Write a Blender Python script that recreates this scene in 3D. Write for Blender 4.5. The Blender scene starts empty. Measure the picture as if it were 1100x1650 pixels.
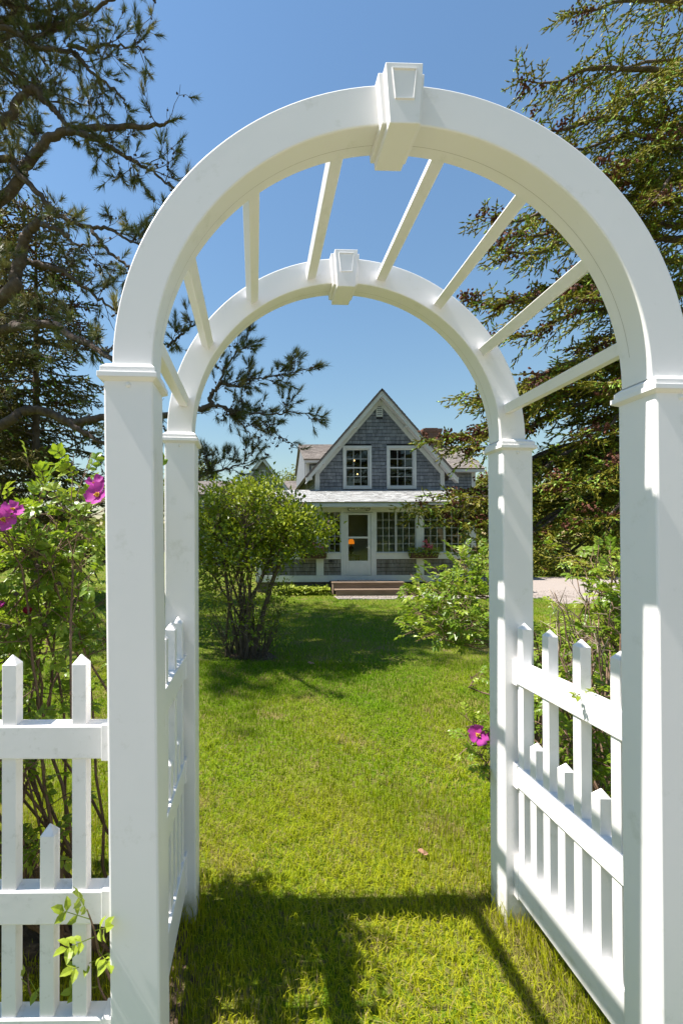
import bpy, math
import numpy as np
from mathutils import Matrix, Vector
R = math.radians
rng = np.random.default_rng(11)
scene = bpy.context.scene
COL = scene.collection

# ------------------------------------------------------------------ camera
CAM = np.array([-0.393, -1.1925, 1.6044])
YAW, PITCH, ROLL, FPX, PX, PY = 0.0079, 0.0071, -0.0033, 748.54, 417.42, 867.2
_fw = np.array([math.sin(YAW)*math.cos(PITCH), math.cos(YAW)*math.cos(PITCH), math.sin(PITCH)])
_r = np.array([math.cos(YAW), -math.sin(YAW), 0.0]); _u = np.cross(_r, _fw)
_r2 = _r*math.cos(ROLL)+_u*math.sin(ROLL); _u2 = -_r*math.sin(ROLL)+_u*math.cos(ROLL)
cd = bpy.data.cameras.new('camera'); cam = bpy.data.objects.new('camera', cd); COL.objects.link(cam)
cd.sensor_fit = 'HORIZONTAL'; cd.sensor_width = 36.0; cd.lens = FPX/1100*36
cd.shift_x = (550-PX)/1100; cd.shift_y = (PY-825)/1100
cd.clip_start = 0.05; cd.clip_end = 2000
M = Matrix.Identity(4)
for i in range(3):
    M[i][0], M[i][1], M[i][2], M[i][3] = _r2[i], _u2[i], -_fw[i], CAM[i]
cam.matrix_world = M
scene.camera = cam
def at(u, v, d):
    return CAM + _fw*d + _r2*((u-PX)*d/FPX) + _u2*((PY-v)*d/FPX)

# ------------------------------------------------------------------ world, sun, exposure
SUN_EL, SUN_AZ = R(60.5), R(2.2)             # light travels towards +x, drifting towards +y
w = bpy.data.worlds.new('World'); scene.world = w; w.use_nodes = True
nt = w.node_tree
sky = nt.nodes.new('ShaderNodeTexSky'); sky.sky_type = 'NISHITA'; sky.sun_disc = False
sky.sun_elevation = SUN_EL; sky.sun_rotation = R(-91.6)
sky.air_density = 2.1; sky.dust_density = 0.0; sky.ozone_density = 9.0; sky.altitude = 0
bg = nt.nodes['Background']; bg.inputs[1].default_value = 0.056
nt.links.new(sky.outputs[0], bg.inputs[0])
sl = bpy.data.lights.new('sun', 'SUN'); so = bpy.data.objects.new('sun', sl); COL.objects.link(so)
sl.energy = 4.6; sl.angle = R(0.53); sl.color = (1.0, 0.955, 0.88)
sdir = Vector((math.cos(SUN_EL)*math.cos(SUN_AZ), math.cos(SUN_EL)*math.sin(SUN_AZ), -math.sin(SUN_EL)))
so.rotation_euler = sdir.to_track_quat('-Z', 'Y').to_euler(); so.location = (-20, -2, 40)
vs = scene.view_settings
vs.view_transform = 'Standard'; vs.look = 'None'; vs.gamma = 1; vs.use_curve_mapping = False; vs.exposure = 1.36
cy = scene.cycles
cy.use_denoising = True
cy.max_bounces = 8; cy.diffuse_bounces = 4; cy.glossy_bounces = 3; cy.transmission_bounces = 6; cy.transparent_max_bounces = 12
cy.sample_clamp_indirect = 8

# ------------------------------------------------------------------ materials
def mat(name, c1, c2=None, scale=5.0, rough=0.6, spec=0.3, bump=0.0, bscale=40.0, island=0.0, transl=0.0,
        tcol=None, stretch=(1, 1, 1), dirt=None, dscale=3.0, dlo=0.55, dhi=0.75, bdist=0.01, foot=None):
    m = bpy.data.materials.new(name); m.use_nodes = True
    n, l = m.node_tree.nodes, m.node_tree.links
    p = n['Principled BSDF']; out = n['Material Output']
    p.inputs['Roughness'].default_value = rough; p.inputs['Specular IOR Level'].default_value = spec
    tc = n.new('ShaderNodeTexCoord'); mp = n.new('ShaderNodeMapping'); mp.inputs['Scale'].default_value = stretch
    l.new(tc.outputs['Object'], mp.inputs[0])
    col = None
    def mixc(fac, a, b):
        x = n.new('ShaderNodeMix'); x.data_type = 'RGBA'
        if hasattr(fac, 'links'): l.new(fac, x.inputs[0])
        else: x.inputs[0].default_value = fac
        for s, v in ((6, a), (7, b)):
            if hasattr(v, 'links'): l.new(v, x.inputs[s])
            else: x.inputs[s].default_value = (*v, 1)
        return x.outputs[2]
    if c2 is None: c2 = c1
    nz = n.new('ShaderNodeTexNoise'); nz.inputs['Scale'].default_value = scale; nz.inputs['Detail'].default_value = 5
    l.new(mp.outputs[0], nz.inputs[0])
    rp = n.new('ShaderNodeMapRange'); rp.inputs[1].default_value = 0.3; rp.inputs[2].default_value = 0.7
    l.new(nz.outputs['Fac'], rp.inputs[0])
    fac = rp.outputs[0]
    if island > 0:
        g = n.new('ShaderNodeNewGeometry')
        x = n.new('ShaderNodeMix'); x.data_type = 'FLOAT'; x.inputs[0].default_value = island
        l.new(fac, x.inputs[2]); l.new(g.outputs['Random Per Island'], x.inputs[3]); fac = x.outputs[0]
    col = mixc(fac, c1, c2)
    if dirt is not None:
        dn = n.new('ShaderNodeTexNoise'); dn.inputs['Scale'].default_value = dscale; dn.inputs['Detail'].default_value = 9
        dn.inputs['Roughness'].default_value = 0.7
        l.new(mp.outputs[0], dn.inputs[0])
        dr = n.new('ShaderNodeMapRange'); dr.inputs[1].default_value = dlo; dr.inputs[2].default_value = dhi
        l.new(dn.outputs['Fac'], dr.inputs[0])
        col = mixc(dr.outputs[0], col, dirt)
    if foot is not None:                              # soil splash and algae near the ground
        sp = n.new('ShaderNodeSeparateXYZ'); l.new(tc.outputs['Object'], sp.inputs[0])
        fn = n.new('ShaderNodeTexNoise'); fn.inputs['Scale'].default_value = 22; fn.inputs['Detail'].default_value = 8; l.new(tc.outputs['Object'], fn.inputs[0])
        fm = n.new('ShaderNodeMath'); fm.operation = 'MULTIPLY_ADD'; l.new(fn.outputs['Fac'], fm.inputs[0]); fm.inputs[1].default_value = -.34; l.new(sp.outputs['Z'], fm.inputs[2])
        fr_ = n.new('ShaderNodeMapRange'); fr_.inputs[1].default_value = .0; fr_.inputs[2].default_value = -.16; fr_.inputs[4].default_value = .8; l.new(fm.outputs[0], fr_.inputs[0])
        col = mixc(fr_.outputs[0], col, foot)
    l.new(col, p.inputs['Base Color'])
    if bump > 0:
        bn = n.new('ShaderNodeTexNoise'); bn.inputs['Scale'].default_value = bscale; bn.inputs['Detail'].default_value = 6
        l.new(mp.outputs[0], bn.inputs[0])
        b = n.new('ShaderNodeBump'); b.inputs['Strength'].default_value = bump; b.inputs['Distance'].default_value = bdist
        l.new(bn.outputs['Fac'], b.inputs['Height']); l.new(b.outputs[0], p.inputs['Normal'])
    if transl > 0:
        t = n.new('ShaderNodeBsdfTranslucent'); ms = n.new('ShaderNodeMixShader'); ms.inputs[0].default_value = transl
        if tcol is None: l.new(col, t.inputs[0])
        else:
            hs = mixc(0.5, col, tcol); l.new(hs, t.inputs[0])
        l.new(p.outputs[0], ms.inputs[1]); l.new(t.outputs[0], ms.inputs[2]); l.new(ms.outputs[0], out.inputs[0])
    return m

vinyl = mat('white_vinyl', (.825, .80, .795), (.79, .77, .765), scale=2.5, rough=.38, spec=.4, bump=.04, bscale=25,
            dirt=(.58, .57, .51), dscale=9, dlo=.58, dhi=.86, bdist=.003, foot=(.34, .32, .22))
vinyl_old = mat('weathered_vinyl', (.80, .78, .77), (.725, .705, .69), scale=6, rough=.45, spec=.35, bump=.08, bscale=60,
                dirt=(.50, .49, .44), dscale=30, dlo=.56, dhi=.80, bdist=.003)
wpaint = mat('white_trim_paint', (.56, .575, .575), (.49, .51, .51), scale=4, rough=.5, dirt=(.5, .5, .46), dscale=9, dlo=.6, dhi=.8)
cedar = mat('weathered_cedar', (.265, .28, .305), (.115, .125, .145), scale=3, rough=.85, spec=.15, island=.6, bump=.35, bscale=45,
            stretch=(3, 3, .5), dirt=(.075, .08, .095), dscale=5, dlo=.5, dhi=.75)
cedar_gap_shade = mat('shingle_gap_shade', (.035, .036, .04), (.025, .026, .03), rough=.95)  # wall backing; shadow lines between the shingles put into its near-black colour
cedar_low = mat('weathered_cedar_brownish', (.23, .225, .205), (.14, .135, .12), scale=3, rough=.85, spec=.15, island=.6, bump=.35,
                bscale=45, stretch=(3, 3, .5), dirt=(.085, .07, .05), dscale=2.2, dlo=.45, dhi=.7)
cedar_roof = mat('weathered_roof_cedar', (.258, .226, .206), (.16, .14, .128), scale=4, rough=.9, spec=.1, island=.65, bump=.4, bscale=40,
                 dirt=(.12, .10, .088), dscale=3, dlo=.55, dhi=.8)
brickm = mat('chimney_brick', (.20, .115, .085), (.14, .08, .062), scale=20, rough=.9, island=.6)
mortar = mat('mortar', (.36, .33, .30), rough=.95)
stepm = mat('worn_step_wood', (.25, .18, .13), (.165, .115, .082), scale=6, rough=.75, stretch=(.4, 3, 3), bump=.2)
gravel = mat('gravel_ground', (.33, .28, .245), (.25, .21, .185), scale=40, rough=.95, bump=.7, bscale=70, dirt=(.19, .165, .15), dscale=60, dlo=.5, dhi=.7)
stonem = mat('gravel_stone', (.36, .305, .27), (.21, .18, .165), scale=3, rough=.9, island=.8)
granite = mat('edging_stone', (.36, .32, .30), (.24, .21, .2), scale=20, rough=.9, bump=.5)
foundm = mat('foundation', (.12, .105, .085), (.08, .07, .055), scale=5, rough=.95, bump=.3)
wallin = mat('interior_plaster', (.55, .55, .52), (.48, .48, .45), rough=.9)
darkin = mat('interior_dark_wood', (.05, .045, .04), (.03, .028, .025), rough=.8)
floorin = mat('interior_floor', (.34, .25, .18), (.26, .19, .13), rough=.5)
blackm = mat('black_paint', (.02, .02, .022), rough=.5)
signm = mat('sign_cream', (.62, .62, .57), (.56, .56, .52), rough=.6)
matm = mat('doormat_coir', (.16, .15, .14), (.045, .045, .045), scale=30, rough=.95, bump=.5)
metal = mat('brushed_handle', (.7, .7, .68), rough=.3)
boxm = mat('wicker_trough', (.09, .055, .03), (.05, .03, .02), scale=25, rough=.9, bump=.6)
clap = mat('grey_clapboard', (.30, .31, .325), (.25, .26, .275), scale=3, rough=.8, island=.4)
soil = mat('soil', (.10, .068, .042), (.055, .038, .024), scale=12, rough=1, bump=.8, bscale=50, dirt=(.19, .135, .085), dscale=25, dlo=.5, dhi=.66)

bark_pine = mat('pine_bark', (.135, .10, .082), (.065, .05, .042), scale=9, rough=.95, spec=.1, bump=.8, bscale=22, dirt=(.20, .205, .185), dscale=8, dlo=.55, dhi=.72, bdist=.03)
bark_spruce = mat('spruce_bark', (.16, .125, .10), (.085, .065, .052), scale=9, rough=.95, spec=.1, bump=.7, bscale=25, bdist=.03)
bark_shrub = mat('shrub_bark', (.155, .115, .082), (.085, .062, .045), scale=14, rough=.9, spec=.1, bump=.5, bscale=40)
cane = mat('rose_cane', (.21, .135, .088), (.12, .078, .055), scale=18, rough=.85, spec=.15, bump=.4, bscale=60)
deadtwig = mat('dead_twig', (.30, .235, .18), (.20, .155, .12), scale=12, rough=.9, spec=.1)
pine_green = mat('pine_needles', (.075, .115, .03), (.19, .175, .05), scale=1.3, rough=.5, spec=.35, island=.55, transl=.28)
pine_old = mat('pine_needles_tan', (.27, .22, .08), (.20, .205, .06), scale=2, rough=.55, spec=.3, island=.6, transl=.2)
conem = mat('pine_cones', (.085, .058, .040), (.042, .030, .024), scale=12, rough=.8, spec=.2, island=.6)
spr_green = mat('spruce_needles', (.145, .165, .014), (.34, .295, .036), scale=1.1, rough=.5, spec=.3, island=.55, transl=.44)
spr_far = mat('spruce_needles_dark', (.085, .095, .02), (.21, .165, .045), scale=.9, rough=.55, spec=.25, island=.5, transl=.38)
spr_new = mat('spruce_new_growth', (.22, .37, .045), (.33, .45, .07), scale=2, rough=.45, spec=.3, island=.6, transl=.3)
spr_cone = mat('spruce_cones', (.145, .050, .026), (.062, .025, .018), scale=6, rough=.7, spec=.25, island=.7)
rose_leaf = mat('rose_leaf', (0.095, 0.175, 0.012), (0.2, 0.285, 0.022), scale=3, rough=.38, spec=.45, island=.7, transl=.4, tcol=(.38, .50, .02))
rose_young = mat('rose_young_leaf', (0.22, 0.305, 0.025), (0.31, 0.37, 0.035), scale=3, rough=.4, spec=.4, island=.7, transl=.36, tcol=(.36, .45, .03))
lilac_leaf = mat('lilac_leaf', (.085, .145, .010), (.185, .235, .016), scale=2.2, rough=.4, spec=.35, island=.62, transl=.4, tcol=(.42, .48, .015))
lilac_young = mat('lilac_young_leaf', (0.28, 0.335, 0.025), (0.35, 0.39, 0.035), scale=2, rough=.4, spec=.35, island=.6, transl=.34, tcol=(.4, .45, .03))
lilac_spent = mat('spent_blossom', (.22, .135, .12), (.14, .09, .075), scale=6, rough=.9, island=.7)
hosta = mat('lime_groundcover_leaf', (0.22, 0.28, 0.028), (0.31, 0.36, 0.04), scale=3, rough=.45, island=.6, transl=.3, tcol=(.4, .46, .05))
petal = mat('rose_petal', (.52, .075, .40), (.40, .035, .28), scale=25, rough=.6, spec=.2, transl=.35, tcol=(.7, .12, .5))
petal_dark = mat('rose_bud_petal', (.36, .012, .075), (.25, .008, .05), rough=.6, transl=.25)
stamen = mat('rose_stamen', (.75, .50, .10), (.65, .40, .06), rough=.7)
pinkfl = mat('pink_blossom', (.75, .22, .26), (.62, .10, .16), scale=20, rough=.6, transl=.2)
litter = mat('fallen_leaf', (.42, .24, .17), (.30, .16, .1), scale=20, rough=.8, transl=.2)
wood_leaf = mat('tree_leaf', (0.13, 0.16, 0.02), (0.24, 0.25, 0.035), scale=.7, rough=.5, island=.55, transl=.3)

def grass_material(name, blades):
    m = bpy.data.materials.new(name); m.use_nodes = True
    n, l = m.node_tree.nodes, m.node_tree.links
    p = n['Principled BSDF']; out = n['Material Output']
    p.inputs['Roughness'].default_value = .5 if blades else .95; p.inputs['Specular IOR Level'].default_value = .14 if blades else .05
    g = n.new('ShaderNodeNewGeometry')
    def noise(s, d=4):
        x = n.new('ShaderNodeTexNoise'); x.inputs['Scale'].default_value = s; x.inputs['Detail'].default_value = d
        l.new(g.outputs['Position'], x.inputs[0]); return x.outputs['Fac']
    def rmp(x, a, b):
        r = n.new('ShaderNodeMapRange'); r.inputs[1].default_value = a; r.inputs[2].default_value = b; l.new(x, r.inputs[0]); return r.outputs[0]
    def mixc(fac, a, b):
        x = n.new('ShaderNodeMix'); x.data_type = 'RGBA'; l.new(fac, x.inputs[0])
        for s, v in ((6, a), (7, b)):
            if hasattr(v, 'links'): l.new(v, x.inputs[s])
            else: x.inputs[s].default_value = (*v, 1)
        return x.outputs[2]
    if blades:
        isl = g.outputs['Random Per Island']
        c = mixc(isl, (.075, .185, .002), (.225, .345, .008))
        sx = n.new('ShaderNodeSeparateXYZ'); l.new(g.outputs['Position'], sx.inputs[0])
        wear = n.new('ShaderNodeMath'); wear.operation = 'MULTIPLY_ADD'; l.new(noise(1.1, 6), wear.inputs[0]); wear.inputs[1].default_value = -5.5
        l.new(sx.outputs['Y'], wear.inputs[2])
        c = mixc(rmp(wear.outputs[0], 1.2, -2.4), c, (.37, .38, .014))
        c = mixc(rmp(noise(.55), .5, .72), c, (.33, .36, .012))
        # dry straw blades: scattered, denser in dry patches
        ma = n.new('ShaderNodeMath'); ma.operation = 'ADD'; l.new(isl, ma.inputs[0]); l.new(noise(2.2, 5), ma.inputs[1])
        c = mixc(rmp(ma.outputs[0], 1.36, 1.42), c, (.36, .29, .11))
    else:
        c = mixc(rmp(noise(.9), .4, .68), (.075, .13, .006), (.14, .15, .016))
        c = mixc(rmp(noise(30, 6), .45, .7), c, (.125, .10, .045))
        c = mixc(rmp(noise(2.2, 5), .58, .70), c, (.17, .125, .06))
    l.new(c, p.inputs['Base Color'])
    if blades:
        t = n.new('ShaderNodeBsdfTranslucent'); l.new(c, t.inputs[0])
        ms = n.new('ShaderNodeMixShader'); ms.inputs[0].default_value = .42
        l.new(p.outputs[0], ms.inputs[1]); l.new(t.outputs[0], ms.inputs[2]); l.new(ms.outputs[0], out.inputs[0])
    else:
        b = n.new('ShaderNodeBump'); b.inputs['Strength'].default_value = .6; b.inputs['Distance'].default_value = .03
        l.new(noise(45, 6), b.inputs['Height']); l.new(b.outputs[0], p.inputs['Normal'])
    return m
blade_m = grass_material('lawn_blades', True)
turf_m = grass_material('lawn_turf', False)
drymat = mat('dry_grass_blades', (.36, .28, .12), (.22, .20, .05), scale=8, rough=.6, island=.8, transl=.3)

glass = bpy.data.materials.new('window_glass'); glass.use_nodes = True
n, l = glass.node_tree.nodes, glass.node_tree.links
n.remove(n['Principled BSDF'])
fr = n.new('ShaderNodeFresnel'); fr.inputs[0].default_value = 1.55
tr = n.new('ShaderNodeBsdfTransparent'); tr.inputs[0].default_value = (.78, .84, .82, 1)
gl = n.new('ShaderNodeBsdfGlossy'); gl.inputs['Roughness'].default_value = .015
ms = n.new('ShaderNodeMixShader'); l.new(fr.outputs[0], ms.inputs[0]); l.new(tr.outputs[0], ms.inputs[1]); l.new(gl.outputs[0], ms.inputs[2])
l.new(ms.outputs[0], n['Material Output'].inputs[0])
def emis(name, c, s):
    m = bpy.data.materials.new(name); m.use_nodes = True
    p = m.node_tree.nodes['Principled BSDF']; p.inputs['Base Color'].default_value = (*c, 1)
    p.inputs['Emission Color'].default_value = (*c, 1); p.inputs['Emission Strength'].default_value = s
    return m
shade_m = emis('lit_orange_lampshade', (.85, .20, .012), .5)
bulb_m = emis('lit_bulb', (1, .52, .2), 2.2)

# ------------------------------------------------------------------ geometry helpers
class Geo:
    def __init__(s): s.V, s.T, s.Q, s.n = [], [], [], 0
    def add(s, V, T=None, Q=None):
        V = np.asarray(V, float).reshape(-1, 3)
        if T is not None and len(T): s.T.append(np.asarray(T, np.int64).reshape(-1, 3)+s.n)
        if Q is not None and len(Q): s.Q.append(np.asarray(Q, np.int64).reshape(-1, 4)+s.n)
        s.V.append(V); s.n += len(V); return s
    def box(s, x0, x1, y0, y1, z0, z1):
        V = [(x0,y0,z0),(x1,y0,z0),(x1,y1,z0),(x0,y1,z0),(x0,y0,z1),(x1,y0,z1),(x1,y1,z1),(x0,y1,z1)]
        return s.add(V, Q=[(0,3,2,1),(4,5,6,7),(0,1,5,4),(1,2,6,5),(2,3,7,6),(3,0,4,7)])
    def prism(s, poly, y0, y1):                       # polygon in x,z (counter-clockwise seen from -y) extruded along y
        k = len(poly)
        V = [(x, y0, z) for x, z in poly]+[(x, y1, z) for x, z in poly]
        s.add(V, Q=[(i, i+k, (i+1) % k+k, (i+1) % k) for i in range(k)])
        b = s.n-2*k
        tri = [(0, i, i+1) for i in range(1, k-1)]
        s.T.append(np.array(tri)+b); s.T.append(np.array([(a+k, c+k, d+k) for a, d, c in tri])+b)
        return s
    def frustum(s, x0, x1, y0, y1, z0, z1, e0, e1):   # box whose bottom / top grow by e0 / e1
        V = [(x0-e0,y0-e0,z0),(x1+e0,y0-e0,z0),(x1+e0,y1+e0,z0),(x0-e0,y1+e0,z0),(x0-e1,y0-e1,z1),(x1+e1,y0-e1,z1),(x1+e1,y1+e1,z1),(x0-e1,y1+e1,z1)]
        return s.add(V, Q=[(0,3,2,1),(4,5,6,7),(0,1,5,4),(1,2,6,5),(2,3,7,6),(3,0,4,7)])
    def tube(s, P, rad, k=6, cap=True):
        P = np.asarray(P, float); m = len(P); rad = np.broadcast_to(np.asarray(rad, float), (m,))
        D = np.gradient(P, axis=0); D /= np.linalg.norm(D, axis=1)[:, None]+1e-9
        ref = np.array([0.31, .83, .46]) if abs(D[0] @ np.array([0.31, .83, .46])) < .9 else np.array([.9, -.3, .3])
        A = np.zeros((m, 3)); a = np.cross(D[0], ref)
        for i in range(m):
            a = a-D[i]*(a @ D[i]); a = a/(np.linalg.norm(a)+1e-9); A[i] = a
        B = np.cross(D, A)
        th = np.arange(k)*2*np.pi/k
        V = P[:, None]+rad[:, None, None]*(np.cos(th)[None, :, None]*A[:, None]+np.sin(th)[None, :, None]*B[:, None])
        i = np.arange(m-1)[:, None]*k; j = np.arange(k)[None]; j2 = (j+1) % k
        Q = np.stack([i+j, i+j2, i+k+j2, i+k+j], -1).reshape(-1, 4)
        V = V.reshape(-1, 3); T = None
        if cap:
            V = np.vstack([V, P[-1:], P[:1]]); e = (m-1)*k
            T = [(e+q, e+(q+1) % k, m*k) for q in range(k)]+[((q+1) % k, q, m*k+1) for q in range(k)]
        return s.add(V, T, Q)
    def sticks(s, P0, P1, r0, r1):
        P0 = np.asarray(P0, float); P1 = np.asarray(P1, float); N = len(P0)
        if not N: return s
        D = unit(P1-P0); A = unit(np.cross(D, np.array([.31, .83, .46]))); B = np.cross(D, A)
        r0 = np.broadcast_to(r0, (N,))[:, None]; r1 = np.broadcast_to(r1, (N,))[:, None]
        vs = []
        for Pp, rr in ((P0, r0), (P1, r1)):
            for t in (0, 2.094, 4.189): vs.append(Pp+rr*(math.cos(t)*A+math.sin(t)*B))
        V = np.stack(vs, 1).reshape(-1, 3); b = np.arange(N)[:, None]*6
        Q = np.concatenate([b+np.array([[i, (i+1) % 3, 3+(i+1) % 3, 3+i]]) for i in range(3)])
        return s.add(V, None, Q)
    def lathe(s, c, prof, k=12):
        th = np.arange(k)*2*np.pi/k; m = len(prof)
        V = np.array([[(c[0]+r*math.cos(t), c[1]+r*math.sin(t), c[2]+z) for t in th] for r, z in prof]).reshape(-1, 3)
        i = np.arange(m-1)[:, None]*k; j = np.arange(k)[None]; j2 = (j+1) % k
        return s.add(V, None, np.stack([i+j, i+j2, i+k+j2, i+k+j], -1).reshape(-1, 4))
    def mesh(s, name, m):
        V = np.concatenate(s.V) if s.V else np.zeros((0, 3))
        T = np.concatenate(s.T) if s.T else np.zeros((0, 3), int); Q = np.concatenate(s.Q) if s.Q else np.zeros((0, 4), int)
        me = bpy.data.meshes.new(name)
        me.vertices.add(len(V)); me.vertices.foreach_set('co', V.ravel())
        nl = len(T)*3+len(Q)*4; me.loops.add(nl); me.polygons.add(len(T)+len(Q))
        me.loops.foreach_set('vertex_index', np.concatenate([T.ravel(), Q.ravel()]).astype(np.int32))
        st = np.concatenate([np.arange(len(T))*3, len(T)*3+np.arange(len(Q))*4]).astype(np.int32)
        me.polygons.foreach_set('loop_start', st)
        me.update(calc_edges=True); me.validate()
        me.materials.append(m)
        return me
    def build(s, name, m, parent=None, smooth=False, bevel=0, kind=None, seg=2):
        me = s.mesh(name, m)
        me.polygons.foreach_set('use_smooth', np.full(len(me.polygons), bool(smooth)))
        return link(name, me, parent, bevel, kind, seg)
def link(name, me, parent=None, bevel=0, kind=None, seg=2):
    o = bpy.data.objects.new(name, me); COL.objects.link(o)
    if parent is not None: o.parent = parent
    if bevel:
        b = o.modifiers.new('edge', 'BEVEL'); b.width = bevel; b.segments = seg; b.limit_method = 'ANGLE'; b.angle_limit = R(40)
    if kind: o['kind'] = kind
    return o
def unit(v):
    v = np.asarray(v, float); return v/(np.linalg.norm(v, axis=-1, keepdims=True)+1e-12)
def thing(name, label, cat, group=None, mesh=None):
    o = bpy.data.objects.new(name, mesh); COL.objects.link(o)
    return tag(o, label, cat, group)
def tag(o, label, cat, group=None):
    o['label'] = label; o['category'] = cat
    if group: o['group'] = group
    return o
def rot_about(v, ax, a):
    ax = unit(ax); c, s = math.cos(a), math.sin(a)
    return v*c+np.cross(ax, v)*s+ax*(v @ ax)*(1-c)
def rdir(N): return unit(rng.normal(size=(N, 3)))
def smooth_path(P, n=10):                             # Catmull-Rom through points
    P = np.asarray(P, float)
    if len(P) < 3: return np.linspace(P[0], P[-1], n)
    Q = np.vstack([2*P[0]-P[1], P, 2*P[-1]-P[-2]]); out = []
    per = max(2, n//(len(P)-1))
    for i in range(1, len(Q)-2):
        t = np.linspace(0, 1, per, endpoint=False)[:, None]
        a, b, c, d = Q[i-1], Q[i], Q[i+1], Q[i+2]
        out.append(.5*((2*b)+(-a+c)*t+(2*a-5*b+4*c-d)*t**2+(-a+3*b-3*c+d)*t**3))
    out.append(P[-1:]); return np.vstack(out)
def leaves(g, P, D, L, W, U=None, fold=.25, droop=.15, fine=True):
    """folded leaf blades: base P, direction D, length L, width W, U = rough up side"""
    N = len(P)
    if not N: return
    D = unit(D); U = rdir(N) if U is None else np.broadcast_to(U, (N, 3))
    S = unit(np.cross(D, U)); Nn = np.cross(S, D)
    L = np.broadcast_to(L, (N,))[:, None]; W = np.broadcast_to(W, (N,))[:, None]
    tip = P+D*L-Nn*L*droop
    if fine:
        m1 = P+D*L*.36-Nn*W*0*fold; m2 = P+D*L*.70-Nn*L*droop*.4
        V = np.stack([P, m1+S*W*.48+Nn*W*fold, m1, m1-S*W*.48+Nn*W*fold,
                      m2+S*W*.40+Nn*W*fold, m2, m2-S*W*.40+Nn*W*fold, tip], 1).reshape(-1, 3)
        b = np.arange(N)[:, None]*8
        T = np.concatenate([b+np.array([f]) for f in ((0, 1, 2), (0, 2, 3), (4, 7, 5), (5, 7, 6))])
        Q = np.concatenate([b+np.array([f]) for f in ((1, 4, 5, 2), (2, 5, 6, 3))])
        g.add(V, T, Q)
    else:
        m = P+D*L*.45
        V = np.stack([P, m+S*W*.5+Nn*W*fold, tip, m-S*W*.5+Nn*W*fold], 1).reshape(-1, 3)
        b = np.arange(N)[:, None]*4
        g.add(V, np.concatenate([b+np.array([[0, 1, 2]]), b+np.array([[0, 2, 3]])]))
def shoots(g, P, D, L, nn=12, nl=.018, nw=.004, ang=.85, spread=.25, core=0):
    """needle covered conifer shoots"""
    N = len(P)
    if not N: return
    D = unit(D); L = np.broadcast_to(L, (N,))
    A = unit(np.cross(D, rdir(N))); B = np.cross(D, A)
    if core:
        vs = [P]+[P+D*L[:, None]*.42+core*(math.cos(q)*A+math.sin(q)*B) for q in (0, 2.094, 4.189)]+[P+D*L[:, None]*1.02]
        b = np.arange(N)[:, None]*5
        g.add(np.stack(vs, 1).reshape(-1, 3), np.concatenate([b+np.array([f]) for f in ((0, 2, 1), (0, 3, 2), (0, 1, 3), (4, 1, 2), (4, 2, 3), (4, 3, 1))]))
    t = (np.arange(nn)+.5)/nn
    ph = rng.uniform(0, 6.28, (N, nn)); tt = t[None]*np.ones((N, 1))
    aa = ang+rng.uniform(-spread, spread, (N, nn)); aa = aa*(1-.6*tt**3)
    base = P[:, None]+D[:, None]*(tt*L[:, None])[..., None]
    rad = np.cos(ph)[..., None]*A[:, None]+np.sin(ph)[..., None]*B[:, None]
    dr = np.cos(aa)[..., None]*D[:, None]+np.sin(aa)[..., None]*rad
    sd = unit(np.cross(dr, D[:, None]+.2*rad))
    ln = nl*rng.uniform(.75, 1.25, (N, nn))[..., None]
    V = np.stack([base-sd*nw, base+sd*nw, base+dr*ln], 2).reshape(-1, 3)
    g.add(V, np.arange(N*nn*3).reshape(-1, 3))
def spindles(g, P, D, L, r, k=5):
    N = len(P)
    if not N: return
    D = unit(D); A = unit(np.cross(D, np.array([.3, .8, .5]))); B = np.cross(D, A)
    L = np.broadcast_to(L, (N,))[:, None]; r = np.broadcast_to(r, (N,))[:, None]
    vs = [P]
    for f, q in ((.3, 1.), (.7, .8)):
        for j in range(k):
            th = 2*math.pi*j/k+f; vs.append(P+D*L*f+r*q*(math.cos(th)*A+math.sin(th)*B))
    vs.append(P+D*L)
    V = np.stack(vs, 1).reshape(-1, 3); s = 2*k+2; b = np.arange(N)[:, None]*s
    T = [b+np.array([[0, 1+(j+1) % k, 1+j]]) for j in range(k)]+[b+np.array([[s-1, 1+k+j, 1+k+(j+1) % k]]) for j in range(k)]
    Q = [b+np.array([[1+j, 1+(j+1) % k, 1+k+(j+1) % k, 1+k+j]]) for j in range(k)]
    g.add(V, np.concatenate(T), np.concatenate(Q))

# ------------------------------------------------------------------ ground
KX = 0.0231                                           # the arbor's right side stands a little lower
def sstep(a, b, x):
    t = np.clip((np.asarray(x, float)-a)/(b-a), 0, 1); return t*t*(3-2*t)
def gh(x, y):
    x = np.asarray(x, float); y = np.asarray(y, float)
    return -KX*np.clip(x, -1.5, 1.5)*(1-sstep(1.5, 6, y)) - .05*sstep(2, 12, y) + .012*np.sin(1.3*x+.7*y)*sstep(2, 5, y)*(1-sstep(10, 12, y))
ax_ = np.unique(np.concatenate([np.linspace(-14, 20, 103), [-900, -300, -120, -60, -35, -22, 26, 35, 60, 120, 300, 900]]))
ay_ = np.unique(np.concatenate([np.linspace(-6, 30, 109), [-900, -300, -100, -40, -15, 40, 60, 100, 300, 900]]))
GX, GY = np.meshgrid(ax_, ay_); V = np.stack([GX, GY, gh(GX, GY)], -1).reshape(-1, 3)
nx, ny = len(ax_), len(ay_)
ii = (np.arange(ny-1)[:, None]*nx+np.arange(nx-1)[None]).ravel()
Geo().add(V, None, np.stack([ii, ii+1, ii+nx+1, ii+nx], 1)).build('lawn_ground', turf_m, smooth=True, kind='structure')

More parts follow.
